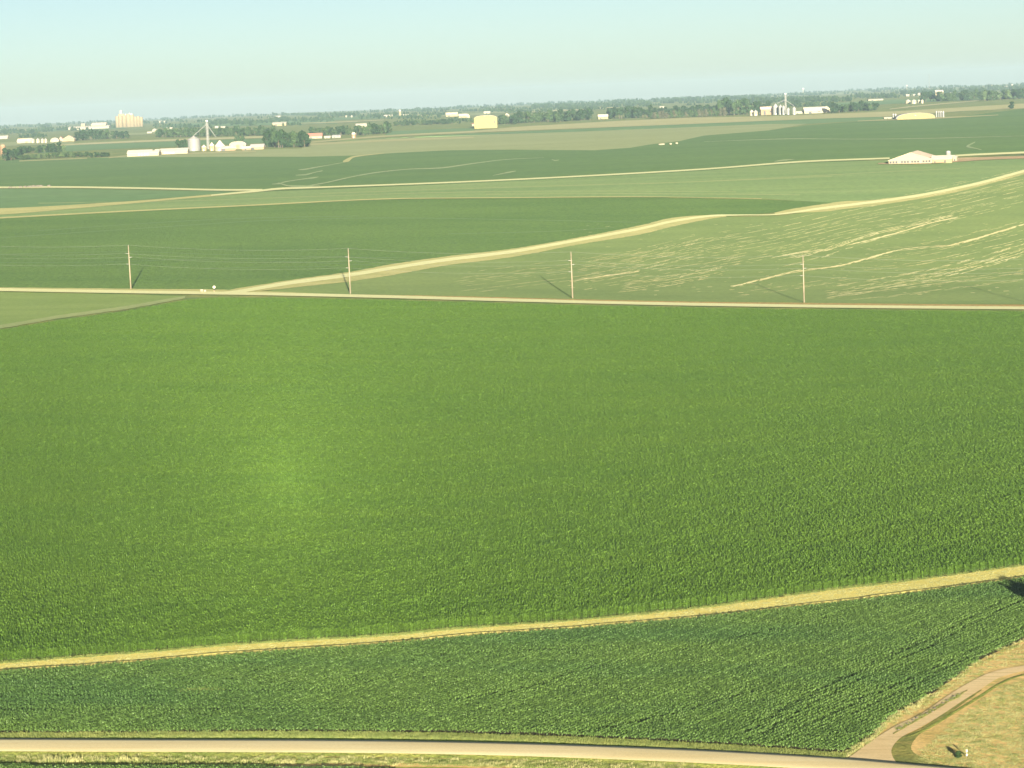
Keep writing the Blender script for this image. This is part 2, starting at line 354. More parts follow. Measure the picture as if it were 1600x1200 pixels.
# far left and right distance sheets
drape_px('far_green_field', [(60,240),(120,236),(200,232),(300,228),(380,225),(430,222),(490,219),(495,213),(430,216),(270,221),(140,226),(60,229)], MT['far_green'], .2)
drape_px('far_green_field', [(610,205),(740,200),(742,204.5),(600,212)], MT['far_green'], .2)
band('pale_track', [(60,229),(140,224.5),(270,219),(430,213.5),(500,210)], [1.5,2.5,3,3,2], MT['far_pale'], .3)
band('pale_track', [(480,223),(600,213),(740,206),(800,201.5)], [2,2.5,3,3], MT['far_straw'], .3)
band('pale_track', [(480,226),(600,220),(740,215)], [3,3,2], MT['far_straw'], .3)
drape_px('straw_field', [(740,205),(800,199),(900,193),(950,190),(1080,184),(1200,182),(1300,178),(1400,174),(1500,168),(1600,162),(1680,158),(1680,166),(1600,169.5),(1500,174),(1400,182),(1300,185),(1200,189),(1080,194),(950,199),(900,201),(800,205),(740,207)], MT['far_straw'], .3)
band('pale_track', [(1340,189.5),(1400,187),(1440,185.5),(1480,184),(1560,180)], [1,2,3,2,.8], MT['far_straw'], .4)
band('pale_track', [(1390,171),(1440,165.5),(1530,157.5)], [1.2,1.6,1.0], MT['far_pale'], .6)
band('pale_track', [(825,175),(860,173.5),(910,171),(960,168)], [1.5,2,2.4,1.2], MT['far_pale'], .8)
band('pale_track', [(470,193),(520,191.5),(600,188)], [1,1.6,1], MT['far_pale'], .8)
for a in ([(170,247),(210,243),(300,240),(400,237)], [(30,252),(90,249.5),(136,247.5)]):
    band('pale_track', a, [1.5]*len(a), MT['far_straw'], .4)
# distant patchwork on the hills: (x0,x1,y_left,y_right,height,material)
for x0, x1, y0, y1, hh, mm in [(0,110,226,222,6,'far_tan'),(120,300,213,206,3,'far_tan'),(260,520,197,190,6,'far_green'),(430,640,190,181,4,'far_green'),(640,760,183,178,3,'far_tan'),
        (770,900,176,170,3,'far_tan'),(960,1130,160,154,3,'far_green'),(1290,1420,165,158,6,'far_green'),(1380,1600,160,150,6,'far_green'),(1200,1330,151,146,2,'far_tan'),(40,190,205,199,4,'far_green'),(300,420,184,180,2,'far_tan')]:
    drape_px('distant_field', [(x0,y0-hh/2),(x1,y1-hh/2),(x1+8,y1+hh/2),(x0-6,y0+hh/2)], MT[mm], .5)

# --- grassed waterways winding through the crop
WW = [([(425,288.5),(438,287.5),(445,285),(470,281),(490,278.5),(498,277)],[.8,2.2,1.6,1.2,2.2,.6]), ([(435,286.5),(450,291),(470,292),(500,291)],[1.5,2,3,1]),
      ([(462,274.5),(478,273.5),(492,270),(504,267.5)],[.8,2.2,1.3,1.6]), ([(466,266),(478,265),(500,261),(540,254)],[.8,2.0,1.2,.8]),
      ([(482,291),(510,286),(550,277),(590,270),(640,265),(690,263),(740,256),(790,250),(850,247)],[1.2,1.6,1.6,1.6,1.2,1.8,1.6,1.0,.4]),
      ([(536,253),(545,250),(556,245),(600,240)],[2,6,2,.8]), ([(770,275),(795,270),(806,268)],[.5,2,1]), ([(862,250),(868,251.5),(874,250.5)],[.6,1.6,.6]),
      ([(1511,229),(1519,225),(1524,222.5)],[2.5,2.2,1.2]), ([(1510,229.5),(1522,232),(1534,235)],[2.5,1.6,.8]), ([(1210,253),(1225,251),(1242,249.5)],[.6,2.2,.4]),
      ([(1100,222),(1230,217.5),(1330,218),(1440,217),(1600,213)],[.4,1,.7,.9,.5])]
for a, b in WW: band('grass_waterway', a, b, MT['waterway'] if b[1] != 6 else MT['yverge'], .45, kind='stuff', label='pale grassed waterway curving through the dark green far crop', cat='grass strip')

MT['faint'] = field_mat('thin_crop_line', S(122, 154, 92), S(134, 162, 98), fine=.4, fine_amt=.15, bump=.2)
MT['faint2'] = field_mat('thin_light_line', S(172, 186, 116), S(182, 194, 124), fine=.4, fine_amt=.15, bump=.1)
for a in ([(0,372),(150,362),(300,352),(420,345),(600,341),(820,344),(1000,348)], [(0,398),(200,394),(330,398),(520,402),(640,404)], [(0,411),(170,410),(300,406),(430,409),(560,414),(600,417)], [(60,361),(250,348),(400,341),(560,338)], [(320,420),(420,418),(520,417)], [(700,366),(860,362),(960,356)]):
    band('crop_line', a, [.8]*len(a), MT['faint'], .25, kind='stuff', label='faint pale line of thin crop across the dark green field', cat='crop line')
for a in ([(60,318),(300,314),(500,307),(700,301),(900,299),(1150,300)], [(500,303),(700,296),(900,290),(1100,284),(1300,276)], [(760,304),(1000,303),(1250,305)], [(1000,288),(1200,279),(1400,268),(1500,264)]):
    band('crop_line', a, [.9]*len(a), MT['faint2'], .25, kind='stuff', label='faint light line of thin crop across the pale middle band', cat='crop line')
# --- distant and middle roads
band('pale_verge', [(-90,329),(0,331),(150,321),(250,313),(330,306),(405,299.5)], [14,10,5,3,3,2], MT['yverge'], .35)
band('field_road', [(-90,292),(0,293.5),(100,293),(250,295.5),(340,297.5),(410,297.5)], 2.6, MT['gravel_far'], .5)
band('field_road', [(330,306),(400,299.5),(440,295.5),(500,293.5),(700,286),(900,276.5),(1100,265),(1250,253.5),(1390,248)], [2,2.8,3,2.4,2.2,2.2,2.2,2.4,2.4], MT['gravel_far'], .5)
band('field_road', [(1480,245),(1520,242.5),(1600,239),(1700,234)], [2.6,2.8,3,3], MT['gravel_far'], .5)
band('farm_drive', [(1372,256.5),(1440,255),(1500,250.5),(1540,248.5),(1600,246.5),(1700,243)], [1.5,4,6,4.5,4,4], MT['earth'], .6)
band('crop_edge_strip', [(0,341),(200,330.5),(400,321),(600,311.5),(800,309.5),(1000,308),(1190,311)], [2.4,2,1.8,1.4,1.2,1,.8], MT['yverge'], .35)
band('pale_verge', [(350,458),(450,445),(547,433),(620,421),(700,408),(800,396),(900,378),(1000,360),(1050,348),(1110,339.5),(1135,338.5)], [6,12,15,17,14,13,11,14,14,6,2], MT['yverge'], .3, wob=.6)
band('pale_verge', [(1210,334),(1240,330),(1290,325),(1320,321),(1360,318),(1420,310),(1500,296),(1600,270),(1700,242)], [2,7,12,12,9,8,7,6,6], MT['yverge'], .3, wob=.6)
band('diagonal_road', [(330,460),(370,457.5),(450,444),(547,431),(620,419),(700,407),(800,394.5),(900,377),(1000,358.5),(1050,347),(1110,338.5),(1160,337),(1215,336),(1280,327),(1350,318.5),(1420,309),(1480,298),(1540,284.5),(1600,268),(1700,240)], [3,5,5.5,5.5,5,5,4.8,4.2,4,3.6,3,1.6,1.8,3.6,3.8,3.8,3.8,4,4,4], MT['gravel_far'], .5)
band('ochre_verge', [(520,461.5),(700,465.5),(900,471),(1100,474.5),(1300,477),(1500,478.5),(1700,479.5)], [2,4,5,4,5,4,4], MT['ochre'], .3, wob=.5)
band('pale_verge', [(-90,450.5),(100,453),(250,455.5),(350,456.5),(520,462)], [3,4,6,6,3], MT['yverge'], .3, wob=.5)
band('pale_verge', [(-90,521),(0,511.5),(90,496.5),(200,481),(290,465)], [6,5.5,5,5,4], MT['faint2'], .3, wob=.4)
band('section_road', [(-90,452),(0,454),(200,457.5),(400,460.5),(600,465),(800,470.5),(1000,475.5),(1200,479),(1400,481.3),(1600,482.8),(1700,483)], [4.5]*11, MT['gravel_far'], .5)

# --- bare soil streaks where the crop is thin
def streaks():
    G = [([(1140,449),(1180,440),(1250,423),(1300,419),(1340,409),(1400,392),(1440,387),(1490,383),(1600,351)],[4,3],60,1.7),
         ([(1285,460),(1340,452),(1400,441),(1460,430),(1530,412),(1600,391)],[16,10],190,1.0), ([(1340,409),(1440,398),(1540,376),(1600,362)],[26,14],90,.6),
         ([(1220,412),(1290,396),(1360,372),(1430,356),(1490,341)],[12,6],120,.9), ([(1320,385),(1400,365),(1470,344),(1500,340)],[3,3],60,1.5), ([(1120,396),(1230,376),(1340,350),(1450,330),(1600,296)],[50,26],200,.55),
         ([(900,435),(960,425),(1060,408),(1160,392)],[46,26],150,.6), ([(880,442),(930,434),(1000,424)],[3,2],26,1.1), ([(700,445),(820,430),(980,408),(1100,380)],[34,18],60,.45), ([(960,452),(1040,441),(1130,424)],[12,4],60,.9), ([(1200,405),(1245,395),(1290,390)],[3,2],30,1.2),
         ([(1290,466),(1400,455),(1500,442),(1600,430)],[14,8],70,.7), ([(1480,300),(1600,280)],[18,8],30,.6), ([(1140,462),(1240,448),(1330,434)],[10,6],50,.6)]
    mb = MB()
    for pts, sp, n, wd in G:
        wide = sp[0] > 5; nr = max(3, int(sp[0]*(.85 if wd > .6 else .36))) if wide else 4
        s = smooth(pts, 10); xa, xb = s[0][0], s[-1][0]
        def yy(x):
            for a, b in zip(s[:-1], s[1:]):
                if a[0] <= x <= b[0]: return a[1]+(b[1]-a[1])*(x-a[0])/(b[0]-a[0]+1e-6)
            return s[-1][1]
        for r_ in range(nr):
            oy = random.uniform(-.5, .5)*sp[0]*1.3 if wide else random.gauss(0, .6)
            x0 = xa+random.uniform(0, 30)
            while x0 < xb:
                L = random.uniform(6, 44) if wide else random.uniform(10, 60)
                x1 = min(x0+L, xb); y0, y1 = yy(x0)+oy, yy(x1)+oy
                if 455+.02*(x0-600) > y0:
                    a = Vector(hit(x0, y0)); b = Vector(hit(x1, y1)); d = b-a; ln = d.length
                    if ln > 1:
                        m = max(2, int(ln/3)); nn = Vector((-d.y, d.x)).normalized(); vs = []
                        for j in range(m+1):
                            ww = (.42 if wide else .62)*wd**.5*random.uniform(.25, 1.1)*(.1 if j in (0, m) else 1); c = a+d*j/m+nn*random.uniform(-.35, .35)
                            for sg in (-1, 1):
                                q = c+nn*sg*ww; vs.append((q.x, q.y, Tf(q.x, q.y)+.3))
                        mb.add(vs, [(2*j, 2*j+2, 2*j+3, 2*j+1) for j in range(m)])
                x0 = x1+(random.uniform(1, 26) if wide else random.uniform(0, 5))
    for _ in range(260):
        x, y = random.uniform(880, 1600), random.uniform(350, 462)
        cx, cy = hit(x, y); r = random.uniform(.4, 1.0)
        mb.add([(cx+r*math.cos(t)*random.uniform(1, 2), cy+r*math.sin(t), Tf(cx, cy)+.3) for t in (0, 1.05, 2.1, 3.14, 4.2, 5.2)], [(0, 1, 2, 3, 4, 5)])
    o = mb.build('soil_streaks', MT['streak']); tag(o, 'thin pale streaks of bare soil showing through the light green crop', 'soil', kind='stuff')
streaks()

# ------------------------------------------------------------------ foreground strips and roads
S1_up = [(-90,1045),(0,1037),(200,1022),(400,1006),(600,994.5),(700,984.5),(900,970),(1100,950),(1300,922),(1400,911),(1600,884),(1700,870)]
S1_lo = [(-90,1062),(0,1053.5),(200,1040),(400,1024),(600,1010),(700,1000.5),(900,986),(1100,968),(1300,946),(1400,934),(1600,907),(1700,894)]
drape_px('grass_strip', S1_up+S1_lo[::-1], MT['golden'], .06, kind='stuff', label='dry golden mown grass strip between the corn and the soybeans', cat='grass strip')
def ribbon_world(name, wpts, prof, mats, fmi=None, kind='structure', label=None, cat=None, step=4.0, wob=0.0):
    """lays a cross profile [(offset, height)] along a line on the ground; positive offset is to the left of travel"""
    P = [Vector(p) for p in wpts]; q = []
    for a, b in zip(P[:-1], P[1:]):
        n = max(1, int((b-a).length/step)); q += [a+(b-a)*i/n for i in range(n)]
    q.append(P[-1]); vs = []; m = len(prof); ph = random.random()*9
    for i, c in enumerate(q):
        d = (q[min(i+1, len(q)-1)]-q[max(i-1, 0)]).normalized(); n = Vector((-d.y, d.x))
        sh = wob*(math.sin(i*.35+ph)+.6*math.sin(i*.83+2*ph)+.5*random.uniform(-1, 1))
        for o_, h in prof:
            w_ = c+n*(o_+sh); vs.append((w_.x, w_.y, Tf(w_.x, w_.y)+h))
    fs = [(i*m+j, i*m+j+1, (i+1)*m+j+1, (i+1)*m+j)[::-1] for i in range(len(q)-1) for j in range(m-1)]
    fm = None if fmi is None else [fmi[j] for i in range(len(q)-1) for j in range(m-1)]
    # profile listed from right (+?) handled by recalculating
    o = mesh_obj(name, vs, fs, None, None, True, mats=mats, fmi=fm)
    bm = bmesh.new(); bm.from_mesh(o.data)
    bm.normal_update()
    if sum(f.normal.z for f in bm.faces) < 0: bmesh.ops.reverse_faces(bm, faces=bm.faces[:])
    bm.to_mesh(o.data); bm.free()
    tag(o, label, cat, kind=kind); return o
def worldline(pts, n=6): return [hit(x, y) for x, y in smooth(ext(pts), n)]
# eroded rill along the lower edge of the strip: low lip whose far side is in shade
rill = [(x, y-6.0 - (2 if x < 900 else .5)*0) for x, y in S1_lo]
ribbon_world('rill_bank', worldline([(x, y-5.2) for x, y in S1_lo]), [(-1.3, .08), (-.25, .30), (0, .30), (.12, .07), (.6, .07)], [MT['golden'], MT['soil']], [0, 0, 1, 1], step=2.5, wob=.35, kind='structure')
ribbon_world('pale_edge', worldline([(x, y-1.2) for x, y in S1_lo]), [(-.8, .10), (.8, .10)], [MT['earth']], step=3, wob=.15)

# foreground gravel road on a low bank
R1 = [(-120,1167),(0,1167),(200,1168),(400,1168.5),(600,1170),(800,1174),(1000,1181),(1150,1188),(1300,1197),(1420,1207),(1700,1232)]
R1w = worldline(R1)
ribbon_world('gravel_road', R1w, [(-4.6, .10), (-3.4, .36), (-1.5, .42), (0, .46), (1.8, .44), (3.0, .40), (3.5, .10)], [MT['gravel'], MT['verge']], [1, 0, 0, 0, 0, 1])
drape_px('north_verge', [(-90,1146),(0,1146),(200,1146),(400,1143),(700,1145),(850,1150),(1000,1156),(1150,1164),(1320,1177),(1345,1182),(1400,1200),(1300,1192),(1150,1183),(1000,1175),(800,1167),(600,1164),(400,1163),(0,1163),(-90,1163)], MT['verge_green'], .05, kind='stuff', label='green roadside grass between the soybeans and the gravel road', cat='grass')
drape_px('south_verge', [(-90,1172),(0,1172),(400,1173),(600,1175),(800,1180),(1000,1187),(1150,1193),(1300,1202),(1300,1260),(-90,1260)], MT['verge'], .05, kind='stuff', label='mixed tan and green roadside grass below the gravel road', cat='grass')
band('tan_verge_line', [(-90,1179),(0,1179),(200,1180),(400,1181),(700,1184),(900,1190),(1010,1194)], [3,3,3.5,3,5,5,3], MT['dry'], .12, wob=.2)
band('tan_verge_patch', [(430,1199),(600,1196),(800,1200)], [6,5,6], MT['dry'], .12, wob=.2)
# driveway and dry ground at the right
drape_px('dry_grass', [(1322,1178),(1362,1150),(1390,1122),(1463,1080),(1534,1030),(1600,1000),(1700,970),(1900,960),(1900,1300),(1400,1300),(1330,1200)], MT['dry'], .06, kind='stuff', label='dry golden grass around the farm driveway at lower right', cat='grass')
def closed(pts, n=4):
    pts = ext(pts, True); m = len(pts); q = [pts[-1]]+pts+[pts[0], pts[1]]; out = []
    sm = smooth(q, n); return [hit(*p) for p in sm[n:n*(m+1)]]
drape_poly('mown_green_edge', closed([(1398,1196),(1392,1180),(1396,1166),(1410,1152),(1440,1138),(1475,1115),(1510,1090),(1535,1078),(1508,1098),(1468,1126),(1435,1150),(1424,1172),(1450,1188),(1500,1200),(1600,1206),(1600,1214),(1500,1210),(1430,1206)]), MT['olive'], .09, kind='stuff', label='greener grass bordering the driveway mouth', cat='grass')
drape_poly('driveway', closed([(1318,1193),(1332,1181),(1352,1166),(1375,1150),(1402,1134),(1440,1116),(1475,1092),(1510,1070),(1550,1051),(1600,1041),(1650,1033),(1720,1020),(1720,1029),(1650,1042),(1600,1050),(1560,1061),(1530,1080),(1500,1099),(1470,1119),(1438,1138),(1410,1152),(1396,1166),(1393,1178),(1402,1194),(1420,1204),(1360,1206)]), MT['drive'], .13)
band('drive_median', [(1395,1148),(1425,1131),(1455,1113),(1480,1098),(1512,1080)], [1.5,4,5,4,1], MT['olive'], .17, wob=.15)
ribbon_world('drive_bank', worldline([(1412,1151),(1440,1140),(1480,1116),(1520,1092),(1560,1067),(1600,1053),(1700,1036)]), [(-.9, .10), (-.5, .16), (.0, -.0)], [MT['verge'], MT['verge_green']], [0, 1])
# bottom left soil below crop is the ground sheet; corn and soy stand on dark soil
drape_px('corn_soil', [(x, y-.5) for x, y in S1_up]+[(1760,491),(1400,487),(1000,482),(600,473),(330,468),(250,476),(90,502),(-90,532)], MT['soil'], .03)
SOY = S1_lo+[(1700,972),(1600,1000),(1534,1030),(1463,1080),(1390,1122),(1362,1150),(1320,1177),(1150,1166),(1000,1157),(850,1150),(700,1146),(400,1144),(200,1147),(0,1147),(-90,1147)]
drape_px('soy_soil', SOY, MT['soil'], .02)

# ------------------------------------------------------------------ crop geometry
def tilemesh(name, V, Fc, mat, mats=None, fmi=None):
    me = bpy.data.meshes.new(name); me.from_pydata(V, [], Fc); me.update()
    for m in (mats or [mat]): me.materials.append(m)
    if fmi is not None: me.polygons.foreach_set('material_index', fmi)
    me.polygons.foreach_set('use_smooth', [True]*len(me.polygons))
    return me
def corn_plant(V, Fc, FM, x, y, hs=1.0):
    H = random.uniform(1.75, 2.05)*hs; az0 = random.uniform(0, math.pi)
    for k in range(8):
        z0 = H*(.30+.088*k)*random.uniform(.95, 1.05); az = az0+(k % 2)*math.pi+random.gauss(0, .4)
        L = random.uniform(.42, .66)*(.75 if k > 6 else 1)*hs; el = random.uniform(.6, 1.15)+(.25 if k > 5 else 0)
        wd = random.uniform(.045, .065); ca, sa = math.cos(az), math.sin(az); px, pz = .02, z0; n0 = len(V)
        tw = random.uniform(-.5, .5)
        for j in range(4):
            ww = wd*(1, 1.15, .85, .12)[j]; cx, cy = x+px*ca, y+px*sa
            V.append((cx-sa*ww, cy+ca*ww, pz+tw*ww)); V.append((cx+sa*ww, cy-ca*ww, pz-tw*ww))
            px += L/3*math.cos(el); pz += L/3*math.sin(el); el -= random.uniform(.45, .8)
        for j in range(3):
            a = n0+2*j; Fc.append((a, a+1, a+3, a+2)); FM.append(0)
    n0 = len(V); r = .02
    for zz in (0, H*.9):
        for t in (0, 2.1, 4.2): V.append((x+r*math.cos(t), y+r*math.sin(t), zz))
    for i in range(3):
        j = (i+1) % 3; Fc.append((n0+i, n0+j, n0+3+j, n0+3+i)); FM.append(1 if False else 0)
def corn_tile(nx, ny, sp=.76, dy=.19):
    V, Fc, FM = [], [], []
    n = int(ny*sp/dy)
    for i in range(nx):
        for k in range(n):
            corn_plant(V, Fc, FM, (i+.5-nx/2)*sp+random.gauss(0, .03), (k+.5)*dy-ny*sp/2+random.gauss(0, .05), random.uniform(.88, 1.06))
    return V, Fc, FM
def soy_tile(nx, ny, sp=.76, dens_=62):
    V, Fc, FM = [], [], []
    L = ny*sp
    for i in range(nx):
        for k in range(int(dens_*L)):
            u = random.uniform(-.38, .38); z = .66*math.sqrt(max(.05, 1-(u/.55)**2))*random.uniform(.62, 1.1)
            c = Vector(((i+.5-nx/2)*sp+u, random.uniform(-L/2, L/2), z)); s = random.uniform(.05, .085)
            e = Euler((random.gauss(0, .55), random.gauss(0, .55)+u*1.4, random.uniform(0, 6.28))).to_matrix(); n0 = len(V)
            for a, b in ((-1, -.8), (1, -.8), (1, .8), (-1, .8)): V.append(tuple(c+e@Vector((a*s, b*s, 0))))
            Fc.append((n0, n0+1, n0+2, n0+3)); FM.append(0)
    return V, Fc, FM
def tuft(n=26, h=.5, spread=.35):
    V, Fc = [], []
    for _ in range(n):
        x, y = random.gauss(0, spread), random.gauss(0, spread); az = random.uniform(0, 6.28); hh = h*random.uniform(.5, 1.1); w_ = .035
        ca, sa = math.cos(az), math.sin(az); lx, ly = random.gauss(0, .18), random.gauss(0, .18); n0 = len(V)
        V += [(x-ca*w_, y-sa*w_, 0), (x+ca*w_, y+sa*w_, 0), (x+lx*.5+ca*w_, y+ly*.5+sa*w_, hh*.6), (x+lx*.5-ca*w_, y+ly*.5-sa*w_, hh*.6), (x+lx, y+ly, hh)]
        Fc += [(n0, n0+1, n0+2, n0+3), (n0+3, n0+2, n0+4)]
    return V, Fc
def make_variants(cname, meshes):
    c = bpy.data.collections.new(cname)
    for i, me in enumerate(meshes):
        o = bpy.data.objects.new('%s_%02d' % (cname, i), me); c.objects.link(o)
    return c
def scatter(name, coll, pts, label, cat):
    """pts: array of x,y,z,rot,scale,variant -> one object that instances the collection on its vertices"""
    pts = np.asarray(pts, float); me = bpy.data.meshes.new(name); me.from_pydata(pts[:, :3].tolist(), [], [])
    sv = np.stack([pts[:, 4], pts[:, 4], pts[:, 6] if pts.shape[1] > 6 else pts[:, 4]], 1)
    a = me.attributes.new('scl', 'FLOAT_VECTOR', 'POINT'); a.data.foreach_set('vector', sv.astype(np.float32).ravel())
    for nm, ty, col in (('rot', 'FLOAT', 3), ('var', 'INT', 5)):
        a = me.attributes.new(nm, ty, 'POINT'); d = pts[:, col]
        a.data.foreach_set('value', d.astype(np.int32) if ty == 'INT' else d.astype(np.float32))
    o = bpy.data.objects.new(name, me); COL.objects.link(o); tag(o, label, cat, kind='stuff')
    g = bpy.data.node_groups.new(name, 'GeometryNodeTree')
    g.interface.new_socket('Geometry', in_out='INPUT', socket_type='NodeSocketGeometry'); g.interface.new_socket('Geometry', in_out='OUTPUT', socket_type='NodeSocketGeometry')
    N = g.nodes; gi = N.new('NodeGroupInput'); go = N.new('NodeGroupOutput'); ip = N.new('GeometryNodeInstanceOnPoints'); ci = N.new('GeometryNodeCollectionInfo')
    ci.inputs['Collection'].default_value = coll; ci.inputs['Separate Children'].default_value = True; ci.inputs['Reset Children'].default_value = True
    ip.inputs['Pick Instance'].default_value = True
    def na(nm, ty):
        n = N.new('GeometryNodeInputNamedAttribute'); n.data_type = ty; n.inputs['Name'].default_value = nm; return [s for s in n.outputs if s.enabled][0]
    cx = N.new('ShaderNodeCombineXYZ'); er = N.new('FunctionNodeEulerToRotation')
    g.links.new(na('rot', 'FLOAT'), cx.inputs[2]); g.links.new(cx.outputs[0], er.inputs[0]); g.links.new(er.outputs[0], ip.inputs['Rotation'])
    g.links.new(na('scl', 'FLOAT_VECTOR'), ip.inputs['Scale']); g.links.new(na('var', 'INT'), ip.inputs['Instance Index'])
    g.links.new(gi.outputs[0], ip.inputs['Points']); g.links.new(ci.outputs[0], ip.inputs['Instance']); g.links.new(ip.outputs[0], go.inputs[0])
    md = o.modifiers.new('scatter', 'NODES'); md.node_group = g; return o
def inside(P, poly):
    x, y = P[:, 0], P[:, 1]; r = np.zeros(len(P), bool); n = len(poly)
    for i in range(n):
        x0, y0 = poly[i]; x1, y1 = poly[(i+1) % n]
        c = ((y0 > y) != (y1 > y)); r ^= c & (x < (x1-x0)*(y-y0)/((y1-y0) if y1 != y0 else 1e-9)+x0)
    return r
def segdist(P, line):
    d = np.full(len(P), 1e9)
    for (x0, y0), (x1, y1) in zip(line[:-1], line[1:]):
        dx, dy = x1-x0, y1-y0; t = np.clip(((P[:, 0]-x0)*dx+(P[:, 1]-y0)*dy)/(dx*dx+dy*dy+1e-9), 0, 1)
        d = np.minimum(d, np.hypot(P[:, 0]-x0-t*dx, P[:, 1]-y0-t*dy))
    return d
def crop(name, poly, theta, big, small, nbig, nsmall, label, cat, gaps=(), gapw=.45, zoff=0.0, wave=.05):
    """fills a ground polygon with 3.04 m tiles along the rows, single 0.76 m pieces at its edges and beside gaps"""
    a = .76; A = 4*a; c, s = math.cos(theta), math.sin(theta)
    P = np.array(poly); U = np.stack([P[:, 0]*c+P[:, 1]*s, -P[:, 0]*s+P[:, 1]*c], 1)
    us = np.arange(U[:, 0].min()-A, U[:, 0].max()+A, A); vs = np.arange(U[:, 1].min()-A, U[:, 1].max()+A, A)
    X, Y = np.meshgrid(us, vs); Y = Y+(np.arange(len(us))*.6180339 % 1.0)[None, :]*A; C = np.stack([X.ravel(), Y.ravel()], 1)
    tow = lambda Q: np.stack([Q[:, 0]*c-Q[:, 1]*s, Q[:, 0]*s+Q[:, 1]*c], 1)
    W_ = tow(C); ed = segdist(W_, list(poly)+[poly[0]]); ins = inside(W_, poly)
    full = ins & (ed > A*.72)
    for g in gaps: full &= segdist(W_, g) > A*.72+gapw
    cand = C[(~full) & ((ed < A*.8) | ins)]
    sub = np.concatenate([cand+np.array([(i-1.5)*a, (j-1.5)*a]) for i in range(4) for j in range(4)]); Ws = tow(sub)
    k = inside(Ws, poly)
    Ws = Ws[k]; Wf = W_[full]; low = np.zeros(len(Ws), bool)
    for g in gaps: low |= segdist(Ws, g) < gapw
    def rows(Q, n):
        z = T(Q[:, 0], Q[:, 1])+zoff
        lu = Q[:, 0]*c+Q[:, 1]*s; lv = -Q[:, 0]*s+Q[:, 1]*c; iu = np.round(lu/A)
        sc_ = rng.uniform(.97, 1.03, len(Q))*(1+wave*np.sin(iu*12.9898)*np.sin(lv/31+iu*4.1)+wave*.6*np.sin(iu*.9+np.sin(lv/90)))
        return np.stack([Q[:, 0], Q[:, 1], z, theta+np.pi*rng.integers(0, 2, len(Q)), np.ones(len(Q)), rng.integers(0, n, len(Q)), sc_], 1)
    scatter(name, big, rows(Wf, nbig), label, cat)
    rs = rows(Ws, nsmall); fl = rng.uniform(.6, .95, int(low.sum())); rs[low, 4] *= fl; rs[low, 6] *= fl
    scatter(name, small, rs, label+', along its edges', cat)
    print(name, len(Wf), len(Ws))
def variants(cname, fn, n, mats):
    ms = []
    for i in range(n):
        V, Fc, FM = fn(); ms.append(tilemesh(cname, V, Fc, None, mats=mats, fmi=FM))
    return make_variants(cname, ms)
CORN_B = variants('corn_rows', lambda: corn_tile(4, 4), 8, [MT['corn']])
CORN_S = variants('corn_plants', lambda: corn_tile(1, 1), 8, [MT['corn']])
SOY_B = variants('soy_rows', lambda: soy_tile(4, 4), 6, [MT['soy']])
SOY_S = variants('soy_plants', lambda: soy_tile(1, 1), 6, [MT['soy']])

far_edge = [(1760,485),(1600,485.5),(1400,484),(1200,482),(1000,478.5),(800,473.5),(600,468),(430,464.5),(330,464.5),(290,468),(200,484),(90,499.5),(0,514.5),(-90,524)]
cornpoly = [hit(*p) for p in dens(ext(S1_up), 60)]+[hit(x, y, 1.9) for x, y in dens(ext(far_edge), 60)]
crop('corn_field', cornpoly, R(-38), CORN_B, CORN_S, 8, 8, 'large field of tall dark green corn filling the middle of the view', 'corn')
cl = [hit(x, y, .6) for x, y in [(-520,1190),(-100,1193),(100,1193.5),(300,1194.5),(450,1196),(560,1197.5),(620,1201)]]
cornpoly2 = cl+[hit(620,1262), hit(-520,1262)]
crop('soybean_field', cornpoly2, R(90), SOY_B, SOY_S, 6, 6, 'dark green soybeans at the bottom left edge below the verge', 'soybeans')
soypoly = [hit(*p) for p in dens(ext(SOY, True), 60)]
# wheel tracks and skipped rows in the soybeans
TR = [[(860,1160),(1000,1132),(1130,1160)][:2], [(1150,1160),(1250,1100),(1380,1035),(1480,990),(1590,930)], [(1172,1162),(1275,1102),(1400,1040),(1500,990),(1600,940)],
      [(1195,1128),(1300,1070),(1430,1010),(1560,950)], [(1215,1162),(1320,1110),(1440,1058),(1600,985)], [(780,1092),(880,1060),(960,1040),(1100,1012),(1290,970)],
      [(700,1100),(820,1080),(900,1062)], [(0,1114),(200,1113),(420,1113),(650,1112)], [(300,1083),(420,1084),(520,1082),(620,1060)], [(900,1150),(1050,1120),(1180,1085)],
      [(60,1090),(200,1094),(330,1090)], [(640,1030),(760,1024),(900,1018)], [(1330,1120),(1430,1075),(1520,1030)]]
TRw = [[hit(*p) for p in dens(t, 40)] for t in TR]
TRw = [[(x+random.uniform(-.25, .25), y+random.uniform(-.25, .25)) for x, y in t] for t in TRw]
crop('soybean_field', soypoly, R(-36), SOY_B, SOY_S, 6, 6, 'low bushy soybean field between the golden strip and the gravel road', 'soybeans', gaps=TRw, gapw=.36)

TG = make_variants('tufts', [tilemesh('tuft', *tuft(34, .55, .45), MT['grassblade']) for _ in range(5)]+[tilemesh('tuft', *tuft(30, .9, .4), MT['strawblade']) for _ in range(3)])
def tufts_along(name, pts, n, spread_px, label, var=(0, 8), scl=(.5, 1.1)):
    s = smooth(ext(pts), 8); out = []
    for _ in range(n):
        i = random.randrange(len(s)-1); t = random.random()
        x = s[i][0]+t*(s[i+1][0]-s[i][0]); y = s[i][1]+t*(s[i+1][1]-s[i][1])+random.uniform(*spread_px)
        wx, wy = hit(x, y); out.append((wx, wy, Tf(wx, wy)+.02, random.uniform(0, 6.28), random.uniform(*scl), random.randrange(*var)))
    scatter(name, TG, out, label, 'grass')
tufts_along('verge_tufts', [(-50,1151),(400,1149),(700,1152),(1000,1163),(1320,1183)], 2600, (-4, 4), 'grass tufts on the verge north of the gravel road', (0, 5), (.35, .8))
